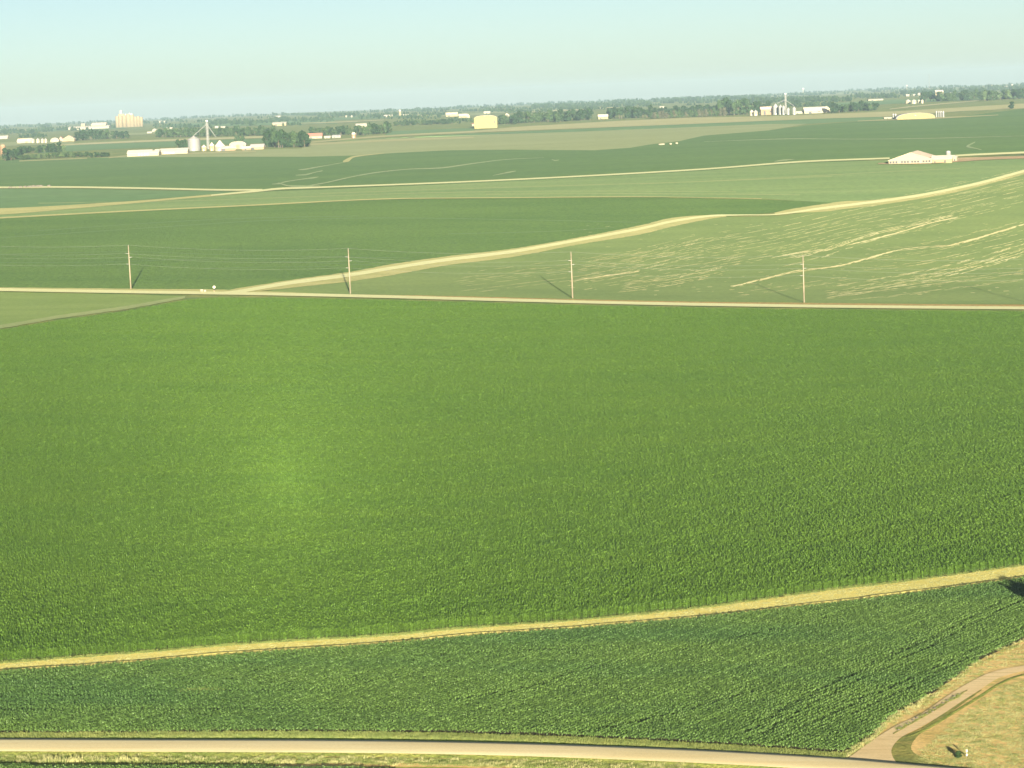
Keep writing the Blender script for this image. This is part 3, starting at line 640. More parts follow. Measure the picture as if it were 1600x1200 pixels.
tufts_along('verge_tufts', [(-50,1184),(400,1186),(800,1192),(1100,1200)], 2200, (-3, 8), 'grass tufts on the verge south of the gravel road', (0, 6), (.25, .6))
tufts_along('tall_stalks', [(66,1190),(90,1191),(122,1191)], 16, (-3, 1), 'tall pale dry stalks beside the road at lower left', (4, 7), (.6, 1.0))
tufts_along('tall_stalks', [(180,1190),(200,1191),(222,1191)], 6, (-2, 1), 'small stand of pale dry stalks right of the taller stand', (4, 7), (.6, 1.0))
tufts_along('corn_edge_grass', S1_up, 2400, (-2.0, .8), 'yellowing grass along the foot of the corn', (0, 5), (.3, .65))
tufts_along('drive_grass', [(1403,1140),(1430,1128),(1455,1112),(1480,1098),(1505,1084)], 90, (-1.5, 1.5), 'short grass growing between the drive wheel tracks', (0, 5), (.3, .6))
tufts_along('soy_edge_grass', [(1322,1176),(1362,1150),(1390,1122),(1463,1080),(1534,1030),(1620,992)], 500, (-1, 9), 'dry grass between the soybeans and the driveway', (1, 8), (.25, .5))
tufts_along('weed_patch', [(283,1082),(310,1081),(342,1081)], 34, (-.5, .5), 'small pale weed patch inside the soybeans', (0, 5), (.9, 1.2))

def stubble_in(name, poly_px, n, var, scl, label):
    P = np.array([hit(*p) for p in dens(poly_px, 60)]); Q = rng.uniform(P.min(0), P.max(0), (n*6, 2)); Q = Q[inside(Q, [tuple(p) for p in P])][:n]
    out = np.stack([Q[:, 0], Q[:, 1], T(Q[:, 0], Q[:, 1])+.05, rng.uniform(0, 6.28, len(Q)), rng.uniform(scl[0], scl[1], len(Q)), rng.integers(var[0], var[1], len(Q))], 1)
    scatter(name, TG2, out, label, 'grass'); print(name, len(Q))
def mat_tuft():
    V, Fc = [], []
    for _ in range(46):
        x, y = random.uniform(-.5, .5), random.uniform(-.5, .5); az = random.uniform(0, 6.28); h = random.uniform(.04, .12); w_ = .035; ca, sa = math.cos(az), math.sin(az); n0 = len(V)
        V += [(x-ca*w_, y-sa*w_, 0), (x+ca*w_, y+sa*w_, 0), (x+random.gauss(0, .05), y+random.gauss(0, .05), h)]; Fc.append((n0, n0+1, n0+2))
    return V, Fc
TG2 = make_variants('stubble', [tilemesh('stubble', *mat_tuft(), MT['strawblade']) for _ in range(4)]+[tilemesh('stubble', *mat_tuft(), MT['grassblade']) for _ in range(2)])
stubble_in('strip_stubble', S1_up+[(x, y-6.5) for x, y in S1_lo[::-1]], 3200, (0, 4), (.7, 1.3), 'short dry stubble covering the golden strip')
stubble_in('lawn_stubble', [(1430,1178),(1500,1120),(1560,1076),(1640,1050),(1700,1210),(1420,1200)], 2600, (0, 6), (.6, 1.3), 'short dry grass on the tan ground right of the driveway')
stubble_in('verge_stubble', [(1362,1150),(1395,1128),(1463,1083),(1534,1034),(1640,1000),(1640,1030),(1550,1045),(1475,1088),(1395,1132)], 700, (0, 5), (.6, 1.2), 'short golden grass between the soybeans and the driveway')
# ------------------------------------------------------------------ trees
def crown_mesh(name, mat, n=420, rx=.5, ry=.5, z0=.18, z1=1.0, lobes=9, leaf=.062, seed=0):
    """unit tree crown (height 1) of leaf clumps spread over uneven lobes"""
    rr = random.Random(seed); V, Fc = [], []; L = []
    for _ in range(lobes):
        a = rr.uniform(0, 6.28); q = rr.uniform(0, .62); h = rr.uniform(.15, .85)
        wmax = math.sin(min(1, h*1.15+.18)*math.pi)**.5*.95
        L.append((rx*q*wmax*math.cos(a), ry*q*wmax*math.sin(a), z0+(z1-z0)*h, rr.uniform(.15, .27)))
    for _ in range(n):
        c = rr.choice(L); d = Vector((rr.gauss(0, 1), rr.gauss(0, 1), rr.gauss(0, 1))).normalized(); rad = c[3]*rr.uniform(.6, 1.05)
        p = Vector(c[:3])+Vector((d.x*rad, d.y*rad, d.z*rad*.8)); s = leaf*rr.uniform(.6, 1.3)
        nn = (d+Vector((rr.gauss(0, .5), rr.gauss(0, .5), rr.gauss(0, .5)))).normalized(); e = nn.to_track_quat('Z', 'Y').to_matrix(); n0 = len(V)
        k = rr.uniform(0, 1.5)
        for t in (0, 1.3, 2.5, 3.8, 5.1): V.append(tuple(p+e@Vector((s*math.cos(t+k)*rr.uniform(.7, 1.2), s*math.sin(t+k)*rr.uniform(.7, 1.2), rr.uniform(-.2, .2)*s))))
        Fc.append((n0, n0+1, n0+2, n0+3, n0+4))
    me = bpy.data.meshes.new(name); me.from_pydata(V, [], Fc); me.materials.append(mat); me.update(); return me
def trunk_mesh():
    mb = MB(); mb.tube((0, 0, -.02), (0, 0, .35), .035, .022); mb.tube((0, 0, .3), (.12, .03, .65), .018, .006); mb.tube((0, 0, .33), (-.1, .07, .7), .018, .006); mb.tube((0, 0, .3), (.02, -.1, .6), .015, .005)
    me = bpy.data.meshes.new('trunk'); me.from_pydata(mb.v, [], mb.f); me.materials.append(MT['trunk']); me.update(); return me
TRUNK = trunk_mesh()
CROWN = {k: [crown_mesh('crown', MT['tree_'+k], seed=10*i+j, lobes=8+i % 4, z0=.03) for i in range(4)] for j, k in enumerate(('dark', 'mid', 'pale', 'brown'))}
FINE = crown_mesh('crown', MT['tree_dark'], n=2600, leaf=.03, lobes=14, seed=99)
def tree(x, y, h, w_, kind, label, group=None, mesh=None, name='leafy_tree', z=None):
    e = empty(name, (x, y, Tf(x, y) if z is None else z), random.uniform(0, 6.28)); tag(e, label, 'tree' if name != 'bush' else 'bush', group)
    e.scale = (w_, w_, h)
    for nm, me in (('crown', mesh or random.choice(CROWN[kind])), ('trunk', TRUNK)):
        o = bpy.data.objects.new(nm, me); COL.objects.link(o); o.parent = e
    return e
def tree_px(px, py, hpx, wpx, kind, label, group=None, dd=0, name='leafy_tree'):
    x, y = hit(px, py); D = math.hypot(x, y); f = 1+dd/D; x, y = x*f, y*f
    return tree(x, y, hpx*y/F, wpx*1.25*y/F, kind, label, group, name=name)
def belt(x0, y0, x1, y1, n, h, wd, kinds, label, group, depth=30, name='leafy_tree'):
    for i in range(n):
        t = (i+random.uniform(.2, .8))/n
        tree_px(x0+(x1-x0)*t, y0+(y1-y0)*t, h*random.uniform(.75, 1.1), wd*random.uniform(.85, 1.25), random.choice(kinds), label, group, dd=random.uniform(0, depth), name=name)
belt(415,231.5,483,231,16,27,15,['dark','dark','mid'],'tall tree in the dense dark grove right of the left farmyard','grove right of the left farmyard',90)
belt(243,215,432,212,40,15,11,['dark','mid'],'tree in the long dark belt behind the left farmyard','tree belt behind the left farmyard',60)
belt(276,232,293,232,4,14,9,['dark'],'tree close behind the big left grain bin','trees behind the big grain bin')
belt(366,222,381,222,3,12,8,['dark','mid'],'small tree behind the white gambrel barn','trees behind the gambrel barn')
belt(484,213,548,211,14,14,11,['mid','dark'],'tree behind the red roofed farmhouse','trees behind the red roofed farmhouse',60)
belt(556,213,612,208,12,17,12,['dark','mid'],'tree in the clump right of the tan tower','clump right of the tan tower',60)
tree_px(497,214,9,7,'brown','small brownish tree beside the red roofed farmhouse')
belt(616,197,708,194,20,8,8,['mid','dark'],'hazy tree in the low row left of the yellow building','low row left of the yellow building',80)
belt(780,196,870,190,16,17,13,['mid','mid','dark'],'tree in the green wood right of the yellow building','wood right of the yellow building',120)
belt(868,192,926,187,12,18,13,['mid','dark'],'tree at the taller right end of the wood right of the yellow building','taller end of the wood',120)
belt(948,186,1020,184,13,17,12,['dark'],'dark tree right of the small cream farmhouse','dark trees right of the cream farmhouse',60)
belt(1015,186,1135,181,24,13,8,['brown','brown','mid'],'brownish scrubby tree at the front of the long wood','brownish scrub in front of the long wood',10)
belt(1020,181,1130,176,20,13,11,['dark'],'dark tree standing behind the brownish scrub','dark trees behind the brownish scrub',50)
belt(1120,182,1170,179,8,26,18,['mid','dark'],'tallest round tree in the long wood left of the twin bins','tall trees left of the twin bins',90)
belt(1165,179,1205,176,7,19,12,['dark','mid'],'tree behind the twin bins','trees behind the twin bins',70)
belt(1300,177,1372,173,15,15,12,['dark','mid'],'tree in the wood right of the long white barn','wood right of the long white barn',90)
belt(118,220,178,217,11,15,12,['dark','mid'],'dark tree in the row below the white plant','row below the white plant',50)
belt(180,217,200,216,4,14,11,['dark'],'dark tree below the grain elevator','trees below the grain elevator',30)
belt(6,252,36,249,6,19,12,['dark'],'dark tree right of the orange silo','dark trees right of the orange silo',60)
belt(34,240,92,238,11,11,11,['mid','dark'],'tree at the back of the left thicket','back of the left thicket',40)
belt(60,238,95,236,5,13,11,['dark'],'rounded dark tree in the middle of the left thicket','middle of the left thicket',20)
tree_px(100,244,17,10,'pale','light green upright tree in the left thicket')
belt(28,250,138,245,22,9,11,['mid','pale','mid'],'low grey green bush along the front of the left thicket','bushes along the left thicket',15,name='bush')
belt(137,247,172,244.5,7,8,9,['dark'],'dark bush between the left thicket and the long white barn','bushes left of the long white barn',15,name='bush')
tree_px(241,243,9,13,'dark','round dark bush in front of the long white barn',name='bush')
tree_px(1581,170,11,12,'dark','lone dark tree on the straw field at far right')
belt(1440,160,1535,156,17,15,12,['dark','mid'],'hazy tree in the wood behind the yellow arched building','wood behind the yellow arched building',150)
belt(1536,158,1640,153,17,17,13,['mid','dark','pale'],'hazy tree in the wood at the far right edge','wood at the far right edge',150)
x_, y_ = hit(-14, 291); tree(x_, y_, 6.5, 13, 'dark', 'dark tree cut off by the left edge beside the field road')
# tree beyond the right edge of the view: its long shadow reaches the golden strip
sx, sy = hit(1603, 926); Ls = 1/math.tan(sun_el)
ax, ay = anti.x/math.hypot(anti.x, anti.y), anti.y/math.hypot(anti.x, anti.y)
tx, ty = hit(1560, 908)
for hh, ww, off, lab in ((13.5, 13.5, 0, 'tall tree just outside the right edge whose shadow lies on the strip'), (10.5, 9, 8.5, 'shorter tree standing right of the tall shadow casting tree')):
    tree(tx+off+1.5-ax*hh*Ls, ty-ay*hh*Ls, hh, ww, 'dark', lab, mesh=FINE)
# far-off woods on the hills
def far_woods():
    pts = []
    def clump(px0, px1, py, n, hpx, depth):
        for _ in range(n):
            x, y = hit(random.uniform(px0, px1), py(random.random()) if callable(py) else py)
            D = y; dy = random.uniform(0, depth); x *= 1+dy/D; y += dy
            s = hpx*D/F*random.uniform(.7, 1.25); s = min(s, 17); pts.append((x, y, Tf(x, y)-.1*s, random.uniform(0, 6.28), s, random.randrange(8)))
    L = lambda x: 155-.0406*(x-800)
    for x in range(-60, 1680, 16):                      # skyline
        b = L(x); clump(x-12, x+12, b+10.8+1.1*math.sin(x/85+1)+random.uniform(-.6, .6), 10, 3.7*random.uniform(.75, 1.35), 600)
    for k in range(150):
        x = random.uniform(-60, 1640); dy = random.choice([13, 15, 17, 19, 21])+random.uniform(-1, 1); wdt = random.uniform(14, 60)
        clump(x-wdt/2, x+wdt/2, L(x)+dy, int(wdt*.55), 4.2, 250)
    for x0, x1, y, h in [(0,60,208,6),(60,120,203,5),(30,75,214,5),(240,330,199,5),(330,420,194,6),(420,520,189,5),(500,560,182,6),(560,690,184,5),(700,740,190,5),(440,470,196,5),
                         (760,830,175,5),(830,900,168,6),(880,950,165,5),(950,1020,162,6),(1020,1100,158,6),(1100,1180,155,6),(1180,1260,160,7),(1260,1330,158,7),(1330,1400,152,6),(1400,1470,147,6),(1470,1540,144,7),(1540,1620,140,7),
                         (1230,1300,166,7),(1290,1310,172,7),(1480,1560,152,7),(620,720,192,4)]:
        clump(x0, x1, lambda t, y=y, x0=x0, x1=x1: y-.04*(t-.5)*(x1-x0)+random.uniform(-1.2, 1.2), int((x1-x0)*.9), h, 120)
    c = make_variants('woods', [m for k in ('dark', 'mid') for m in CROWN[k]])
    scatter('far_woods', c, pts, 'hazy blue green woods covering the far hills up to the horizon', 'woods'); print('woods', len(pts))
far_woods()

# ------------------------------------------------------------------ utility poles and wires
def make_pole(loc, label, yaw):
    e = empty('utility_pole', loc, yaw); tag(e, label, 'utility pole', 'utility poles along the section road')
    MB().tube((0, 0, -1), (0, 0, 21), .36, .21, 12).build('pole_shaft', MT['pole'], e, True)
    for s, z in ((-1, 17.2), (1, 15.3), (-1, 12.1)):
        mb = MB().tube((s*.1, 0, z), (s*1.45, 0, z+.14), .11, .08, 8)
        for k in range(6): mb.tube((s*(.4+.18*k), 0, z+.03+.018*k), (s*(.47+.18*k), 0, z+.035+.018*k), .13, .13, 10)
        mb.build('insulator_arm', MT['arm'], e, True)
    MB().tube((0, 0, 20.95), (0, 0, 21.25), .09, .06).build('pole_cap', MT['arm'], e)
    return e
base = [(204.6,452.3),(547.5,459.3),(894.8,466.3),(1256.5,473)]
bw = [Vector(hit(*p)) for p in base]
bw = [bw[0]*1+(bw[0]-bw[1])]+bw+[bw[3]+(bw[3]-bw[2])]
plab = ['utility pole just outside the left edge of the view','tall wooden utility pole standing before the dark field, leftmost in view','tall wooden utility pole where the diagonal road passes behind it','tall wooden utility pole at the left part of the streaked field','tall wooden utility pole with pale streaks of soil behind it, rightmost in view','utility pole just outside the right edge of the view']
ldir = (bw[4]-bw[1]).normalized(); pyaw = math.atan2(ldir.x, -ldir.y)-math.pi/2
poles = [make_pole((p.x, p.y, Tf(p.x, p.y)), l, R(0)) for p, l in zip(bw, plab)]
for wi, (s, z, r) in enumerate(((-1.45, 17.35, .017), (1.45, 15.45, .017), (-1.45, 12.25, .017), (0, 21.2, .02))):
    pts = []
    for a, b in zip(bw[:-1], bw[1:]):
        for k in range(12):
            t = k/12; q = a+(b-a)*t; za = Tf(a.x, a.y)+z; zb = Tf(b.x, b.y)+z
            pts.append((q.x+s, q.y, za+(zb-za)*t-1.6*4*t*(1-t)))
    q = bw[-1]; pts.append((q.x+s, q.y, Tf(q.x, q.y)+z)); mb = MB()
    for a, b in zip(pts[:-1], pts[1:]): mb.tube(a, b, r, r, 5)
    o = mb.build('power_wire', MT['wire'])
    tag(o, ['thin power wire on the upper left arms of the poles','thin power wire on the right arms of the poles','lowest thin power wire on the lower left arms of the poles','thin top wire running from pole top to pole top'][wi], 'wire', 'wires between the utility poles')

# ------------------------------------------------------------------ small roadside things
def place(px, py):
    x, y = hit(px, py); return Vector((x, y, Tf(x, y)+.05)), y/F
p, k = place(315.5, 457)
e = empty('utility_cabinet', p); tag(e, 'small white utility box at the road junction, left of the pair', 'utility box', 'white boxes at the junction')
MB().box(-.55, .55, -.4, .4, 0, 1.25).build('cabinet_body', MT['white'], e); MB().box(-.62, .62, -.47, .47, 1.25, 1.38).build('lid', MT['roofwhite'], e); MB().box(-.4, .4, -.43, -.4, .15, 1.1).build('door', MT['galv'], e)
p, k = place(320.5, 457.4)
e = empty('utility_cabinet', p); tag(e, 'small white utility box at the road junction, right of the pair', 'utility box', 'white boxes at the junction')
MB().box(-.5, .5, -.4, .4, .25, 1.15).build('cabinet_body', MT['white'], e); MB().box(-.57, .57, -.47, .47, 1.15, 1.27).build('lid', MT['roofwhite'], e); MB().box(-.45, .45, -.35, .35, 0, .25).build('base', MT['dark'], e)
p, k = place(335, 456)
e = empty('marker_sign', p); tag(e, 'round white sign on a short post at the road junction', 'sign')
MB().tube((0, 0, -.2), (0, 0, 2.3), .07).build('post', MT['dark'], e)
MB().tube((0, -.08, 2.2), (0, -.13, 2.2), .66, .66, 16).build('sign_plate', MT['roofwhite'], e)
MB().box(-.35, .35, -.2, .2, 0, .7).build('base_block', MT['concrete'], e)
p, k = place(1510.5, 1183.5)
e = empty('marker_post', p); tag(e, 'short white marker post in the dry grass near the driveway', 'marker post')
MB().tube((0, 0, -.1), (0, 0, .95), .06).build('post', MT['galv'], e); MB().box(-.13, .13, -.13, -.06, .75, 1.1).build('upper_plate', MT['roofwhite'], e); MB().box(-.12, .12, -.12, -.06, .22, .5).build('lower_plate', MT['roofwhite'], e)
p, k = place(1498, 1184); tree(p.x, p.y, 1.0, 1.9, 'mid', 'small green bush beside the white marker post', name='bush')
for i, (px, py, r, lab) in enumerate([(1034,227,.85,'white wrapped bale lying flat in the dark far crop, leftmost of three'),(1048,226.5,.95,'white wrapped bale in the dark far crop, middle of three'),(1057.5,225.5,.95,'white wrapped bale in the dark far crop, rightmost of three')]):
    p, k = place(px, py); ln = 3.2 if i == 0 else 1.2
    mb = MB(); mb.tube((-ln, 0, r+.2), (ln, 0, r+.2), r, r, 14); mb.tube((-ln-.12, 0, r+.2), (-ln, 0, r+.2), r*.85, r, 14)
    o = mb.build('wrapped_bale', MT['white'], None, True); o.location = p; tag(o, lab, 'bale', 'white bales in the far crop')
mb = MB(); rr = random.Random(4)
p, k = place(47, 293)
for _ in range(60):
    x, y, z, s = rr.gauss(0, 9), rr.gauss(0, 2), rr.uniform(0, 1.1), rr.uniform(.4, 1.2)
    mb.box(x-s, x+s, y-s*.6, y+s*.6, z-.5, z+s*.7)
o = mb.build('rubble_pile', MT['stone']); o.location = p; tag(o, 'low pile of brown rubble beside the field road at left', 'rubble')
for i in range(16):
    t = i/15; px, py = 1403+(1500-1403)*t+random.uniform(-3, 3), 1141-(1141-1087)*t+random.uniform(-1.5, 1.5)
    x, y = hit(px, py); s = random.uniform(.08, .2)
    bm = bmesh.new(); bmesh.ops.create_icosphere(bm, subdivisions=1, radius=s)
    for v in bm.verts: v.co = Vector((v.co.x*1.5*random.uniform(.8, 1.2), v.co.y*random.uniform(.8, 1.2), v.co.z*.7*random.uniform(.8, 1.2)))
    me = bpy.data.meshes.new('stone'); bm.to_mesh(me); bm.free(); me.materials.append(MT['stone'])
    o = bpy.data.objects.new('stone', me); COL.objects.link(o); o.location = (x, y, Tf(x, y)+.2); tag(o, 'small dark stone on the grass ridge along the driveway', 'stone', 'stones along the driveway ridge')

# ------------------------------------------------------------------ buildings
def building(name, label, cat, px0, px1, pyb, eave, ridge, axis='side', depth=14, yaw=0, wall='white', roof='roofwhite', feats=(), group=None, hip=0.0):
    """px0..px1 and eave/ridge heights are picture sizes; turned into metres at the distance of the base line"""
    x, y = hit((px0+px1)/2, pyb); k = y/F; wd = (px1-px0)*k; he, hr = eave*k, ridge*k
    e = empty(name, (x, y, Tf(x, y)), R(yaw)); tag(e, label, cat, group)
    a = wd/2; d = depth
    mb = MB()
    if axis == 'side':
        mb.add([(-a,0,-1),(a,0,-1),(a,d,-1),(-a,d,-1),(-a,0,he),(a,0,he),(a,d,he),(-a,d,he),(-a+hip,d/2,hr-.05),(a-hip,d/2,hr-.05)],
               [(0,1,5,4),(2,3,7,6),(1,2,6,9,5) if not hip else (1,2,6,5),(3,0,4,8,7) if not hip else (3,0,4,7)])
        o_ = .35+.01*d; t = .18; s_ = (hr-he)/(d/2)*o_
        V = [(-a-o_,-o_,he-s_),(a+o_,-o_,he-s_),(a+o_-hip,d/2,hr),(-a-o_+hip,d/2,hr),(-a-o_,d+o_,he-s_),(a+o_,d+o_,he-s_)]
        fs = [(0,1,2,3),(5,4,3,2)]+([(1,5,2),(4,0,3)] if hip else [])
    else:
        mb.add([(-a,0,-1),(a,0,-1),(a,d,-1),(-a,d,-1),(-a,0,he),(a,0,he),(a,d,he),(-a,d,he),(0,0,hr-.05),(0,d,hr-.05)],
               [(0,1,5,8,4),(2,3,7,9,6),(1,2,6,5),(3,0,4,7)])
        o_ = .35+.01*wd; s_ = (hr-he)/a*o_
        V = [(-a-o_,-o_,he-s_),(-a-o_,d+o_,he-s_),(0,d+o_,hr),(0,-o_,hr),(a+o_,-o_,he-s_),(a+o_,d+o_,he-s_)]
        fs = [(1,0,3,2),(4,5,2,3)]
    mb.build('wall', MT[wall], e)
    nv = len(V); V2 = V+[(q[0], q[1], q[2]+.2) for q in V]; F2 = [tuple(reversed(f)) for f in fs]+[tuple(i+nv for i in f) for f in fs]
    edges = {}
    for f in fs:
        for i in range(len(f)):
            u, v = f[i], f[(i+1) % len(f)]; key = (min(u, v), max(u, v)); edges.setdefault(key, []).append((u, v))
    for q in edges.values():
        if len(q) == 1: u, v = q[0]; F2.append((u, v, v+nv, u+nv))
    mesh_obj('roof', V2, F2, MT[roof], e)
    for nm, u0, u1, v0, v1, mt in feats:
        MB().box(-a+wd*u0, -a+wd*u1, -.08, -.002, he*v0, he*v1).build(nm, MT[mt], e)
    return e
def arch(name, label, cat, px0, px1, pyb, eave, top, depth, yaw=0, wall='yellow', roof='roofwhite', feats=(), group=None):
    x, y = hit((px0+px1)/2, pyb); k = y/F; a = (px1-px0)*k/2; he, ht = eave*k, top*k
    e = empty(name, (x, y, Tf(x, y)), R(yaw)); tag(e, label, cat, group); n = 16
    prof = [(-a*math.cos(math.pi*i/n), he+(ht-he)*math.sin(math.pi*i/n)**.8) for i in range(n+1)]
    V = [(px_, 0, pz) for px_, pz in prof]+[(px_, depth, pz) for px_, pz in prof]+[(-a, 0, -1), (a, 0, -1), (-a, depth, -1), (a, depth, -1)]; m = n+1
    Fs = [tuple([2*m, 2*m+1]+[i for i in range(n, -1, -1)]), tuple([2*m+3, 2*m+2]+[m+i for i in range(m)]), (2*m, 0, m, 2*m+2), (2*m+1, 2*m+3, 2*m-1, n)]
    mesh_obj('wall', V, Fs, MT[wall], e)
    V = []; q = [(px_*1.012, pz+.25) for px_, pz in prof]
    for yy in (-.4, depth+.4): V += [(u, yy, v) for u, v in q]
    V2 = V+[(u, yy, v+.22) for u, yy, v in V]
    Fs = [(2*m+i, 2*m+i+1, 3*m+i+1, 3*m+i) for i in range(n)]+[(i+1, i, m+i, m+i+1) for i in range(n)]+[(i, i+1, 2*m+i+1, 2*m+i) for i in range(n)]+[(m+i+1, m+i, 3*m+i, 3*m+i+1) for i in range(n)]
    mesh_obj('roof', V2, Fs, MT[roof], e, True)
    for nm, u0, u1, v0, v1, mt in feats: MB().box(-a+2*a*u0, -a+2*a*u1, -.1, -.002, ht*v0, ht*v1).build(nm, MT[mt], e)
    return e
def grain_bin(label, px0, px1, pyb, eave, top, group=None, wall='galv', roof='galvroof', name='grain_bin', dome=False, door=True, dd=0):
    x, y = hit((px0+px1)/2, pyb); k = y/F; r = (px1-px0)*k/2; x *= 1+(r+dd)/y; y += r+dd
    e = empty(name, (x, y, Tf(x, y))); tag(e, label, 'silo' if name == 'silo' else 'grain bin', group); he, ht = eave*k, top*k
    MB().lathe([(r, -1), (r, he)], 28).build('bin_wall', MT[wall], e, False)
    pr = [(r*1.03, he-.05), (r*1.03, he+.08)]+([(r*math.cos(t), he+(ht-he)*math.sin(t)) for t in (.3, .6, .9, 1.2, 1.45)] if dome else [(r*.14, ht-.3*k), (r*.12, ht)])
    MB().lathe(pr, 28).build('roof', MT[roof], e)
    if door and r > 1.5: MB().box(-r*.16, r*.16, -r-.12, -r*.97, .1, min(2.6, he*.4)).build('door', MT['galvroof'], e)
    return e
def leg_tower(label, px, pyb, top, wpx, spouts=()):
    x, y = hit(px, pyb); k = y/F; e = empty('elevator_tower', (x, y, Tf(x, y))); tag(e, label, 'grain elevator leg'); h = top*k; w_ = wpx*k/2
    mb = MB(); n = 9
    for sx_ in (-w_, w_):
        for sy_ in (-w_, w_): mb.tube((sx_, sy_, -1), (sx_, sy_, h), .16, .16, 6)
    for i in range(n):
        z0, z1 = h*i/n, h*(i+1)/n
        for a, b in (((-w_, -w_), (w_, -w_)), ((w_, -w_), (w_, w_)), ((w_, w_), (-w_, w_)), ((-w_, w_), (-w_, -w_))):
            mb.tube((*a, z0), (*b, z1), .09, .09, 4); mb.tube((*a, z1), (*b, z1), .09, .09, 4)
    mb.build('lattice_frame', MT['galv'], e)
    MB().box(-w_*.45, -w_*.05, -w_*.3, w_*.3, 0, h+1.5).box(w_*.05, w_*.45, -w_*.3, w_*.3, 0, h+1.5).build('elevator_trunk', MT['galv'], e)
    MB().box(-w_*.9, w_*.9, -w_*.5, w_*.5, h+1.4, h+3.2).build('leg_head', MT['galvroof'], e)
    for dx, dz0, dz1 in spouts: MB().tube((0, 0, dz0*k), (dx*k, 0, dz1*k), .45, .45, 8).build('spout', MT['galv'], e)
    return e
# main white barn right of centre
b = building('livestock_barn', 'long low white gabled barn with a row of dark vents beside the pink farm drive', 'barn', 1389, 1456, 256.4, 6.5, 17.5, 'gable', 58, -16, 'white', 'rooftan',
    feats=[('vent', u+j*.068, u+j*.068+.045, .32, .8, 'dark') for u in (.02, .285, .52, .78) for j in (0, 1, 2)])
building('barn_wing', 'low cream wing with three dark doors joined to the right of the white barn', 'barn', 1456, 1487, 255, 6.5, 11.5, 'side', 12, -16, 'cream', 'roofwhite',
    feats=[('door', .12, .2, 0, .5, 'dark'), ('door', .4, .48, .1, .6, 'roofred'), ('door', .62, .7, .1, .7, 'dark')])
building('white_shed', 'small white gabled shed at the right end of the white barn', 'shed', 1486, 1494.5, 252.5, 7, 9.5, 'gable', 10, -16, 'white', 'roofwhite', feats=[('door', .55, .8, 0, .55, 'dark')])
grain_bin('small round pale tank rising behind the right end of the white barn', 1478, 1485.5, 246, 8, 10.5, dome=True)
# left farmyard
grain_bin('large tall grain bin of shiny steel at the left end of the left farmyard', 294, 313.5, 236, 18, 23)
leg_tower('tall grey lattice grain leg with slanting spouts beside the large bin', 325.5, 233, 41, 3.6, ((-25, 39, 19), (13, 38, 18)))
grain_bin('small cream bin left of the foot of the grain leg', 315, 323, 236, 6, 9.5, 'small bins by the grain leg', wall='cream', roof='rooftan')
grain_bin('small cream bin right of the foot of the grain leg', 327.5, 335.5, 235.5, 8, 12.5, 'small bins by the grain leg', wall='cream', roof='rooftan')
grain_bin('wide squat bin with a tall pink grey cone roof', 336, 352, 236, 7.5, 16, wall='white', roof='rooftan')
building('machine_shed', 'low pinkish shed with an open dark front below the cone roofed bin', 'shed', 345, 368, 235.5, 4, 7, 'side', 15, 6, 'tanwall', 'rooftan', feats=[('door', .05, .3, 0, .8, 'dark')])
arch('gambrel_barn', 'white round roofed barn behind the low sheds of the left farmyard', 'barn', 359, 384, 233, 6, 11.5, 16, 0, 'white', 'roofwhite', feats=[('door', .4, .62, 0, .6, 'tanwall'), ('window', .86, .92, .3, .6, 'dark')])
building('farm_shed', 'small tan shed right of the round roofed barn', 'shed', 378, 392, 234.5, 3, 5.5, 'side', 8, 0, 'tanwall', 'rooftan', feats=[('door', .3, .5, 0, .7, 'dark')])
building('farm_shed', 'low cream shed with a grey roof next to the dark grove', 'shed', 391, 412, 233.5, 4, 8, 'side', 14, -4, 'cream', 'roofgrey', feats=[('door', .05, .3, 0, .8, 'dark')])
building('long_barn', 'left half of the long low white barn behind the round bush', 'barn', 199, 248, 244, 5, 9.5, 'side', 20, 0, 'white', 'roofwhite', feats=[('vent', .35+.09*i, .35+.09*i+.05, .3, .7, 'rooftan') for i in range(4)])
building('long_barn', 'right half of the long low white barn ending at the large bin', 'barn', 250, 293, 241, 5, 9, 'side', 20, 0, 'white', 'roofwhite', feats=[('vent', .15+.1*i, .15+.1*i+.07, .3, .6, 'rooftan') for i in range(4)])
tk = grain_bin('slim orange tiled silo with a pale dome at the left edge', 1, 9.5, 243, 14.5, 18, name='silo', wall='silo', roof='concrete', dome=True)
# farm row far left
building('long_shed', 'long pale shed at the left end of the far left farm row', 'shed', 27, 48, 223.8, 3.5, 7, 'side', 20, 0, 'white', 'rooftan', feats=[('door', .6, .8, 0, .8, 'tanwall')])
for px0, px1, lab in ((48.5, 54.5, 'leftmost'), (56.5, 62.5, 'second'), (64, 69, 'third'), (69.5, 74, 'rightmost')):
    grain_bin('white bin, %s of four between the long shed and the round hut' % lab, px0, px1, 223.5, 5.5, 7.5, 'four white bins in the far left farm row', wall='white')
arch('quonset_hut', 'white round roofed hut in the far left farm row', 'hut', 79, 91, 222.3, 1, 6.5, 18, 0, 'white', 'roofwhite', feats=[('door', .4, .6, 0, .6, 'galv')])
building('dark_barn', 'small dark red roofed barn right of the round hut', 'barn', 91.5, 99, 221.5, 3, 8, 'gable', 12, 0, 'white', 'roofred', feats=[('door', .3, .7, 0, .6, 'dark')])
building('hip_barn', 'large pinkish barn at the right end of the far left farm row', 'barn', 99, 116, 221, 4, 9, 'gable', 18, 0, 'cream', 'rooftan', feats=[('door', .3, .6, 0, .6, 'tanwall')])
building('white_shed', 'white shed cut by the left edge above the orange silo', 'shed', -8, 11.5, 217.3, 2.5, 5, 'side', 20, 0, 'white', 'roofwhite', feats=[('door', .3, .5, 0, .8, 'galv')])
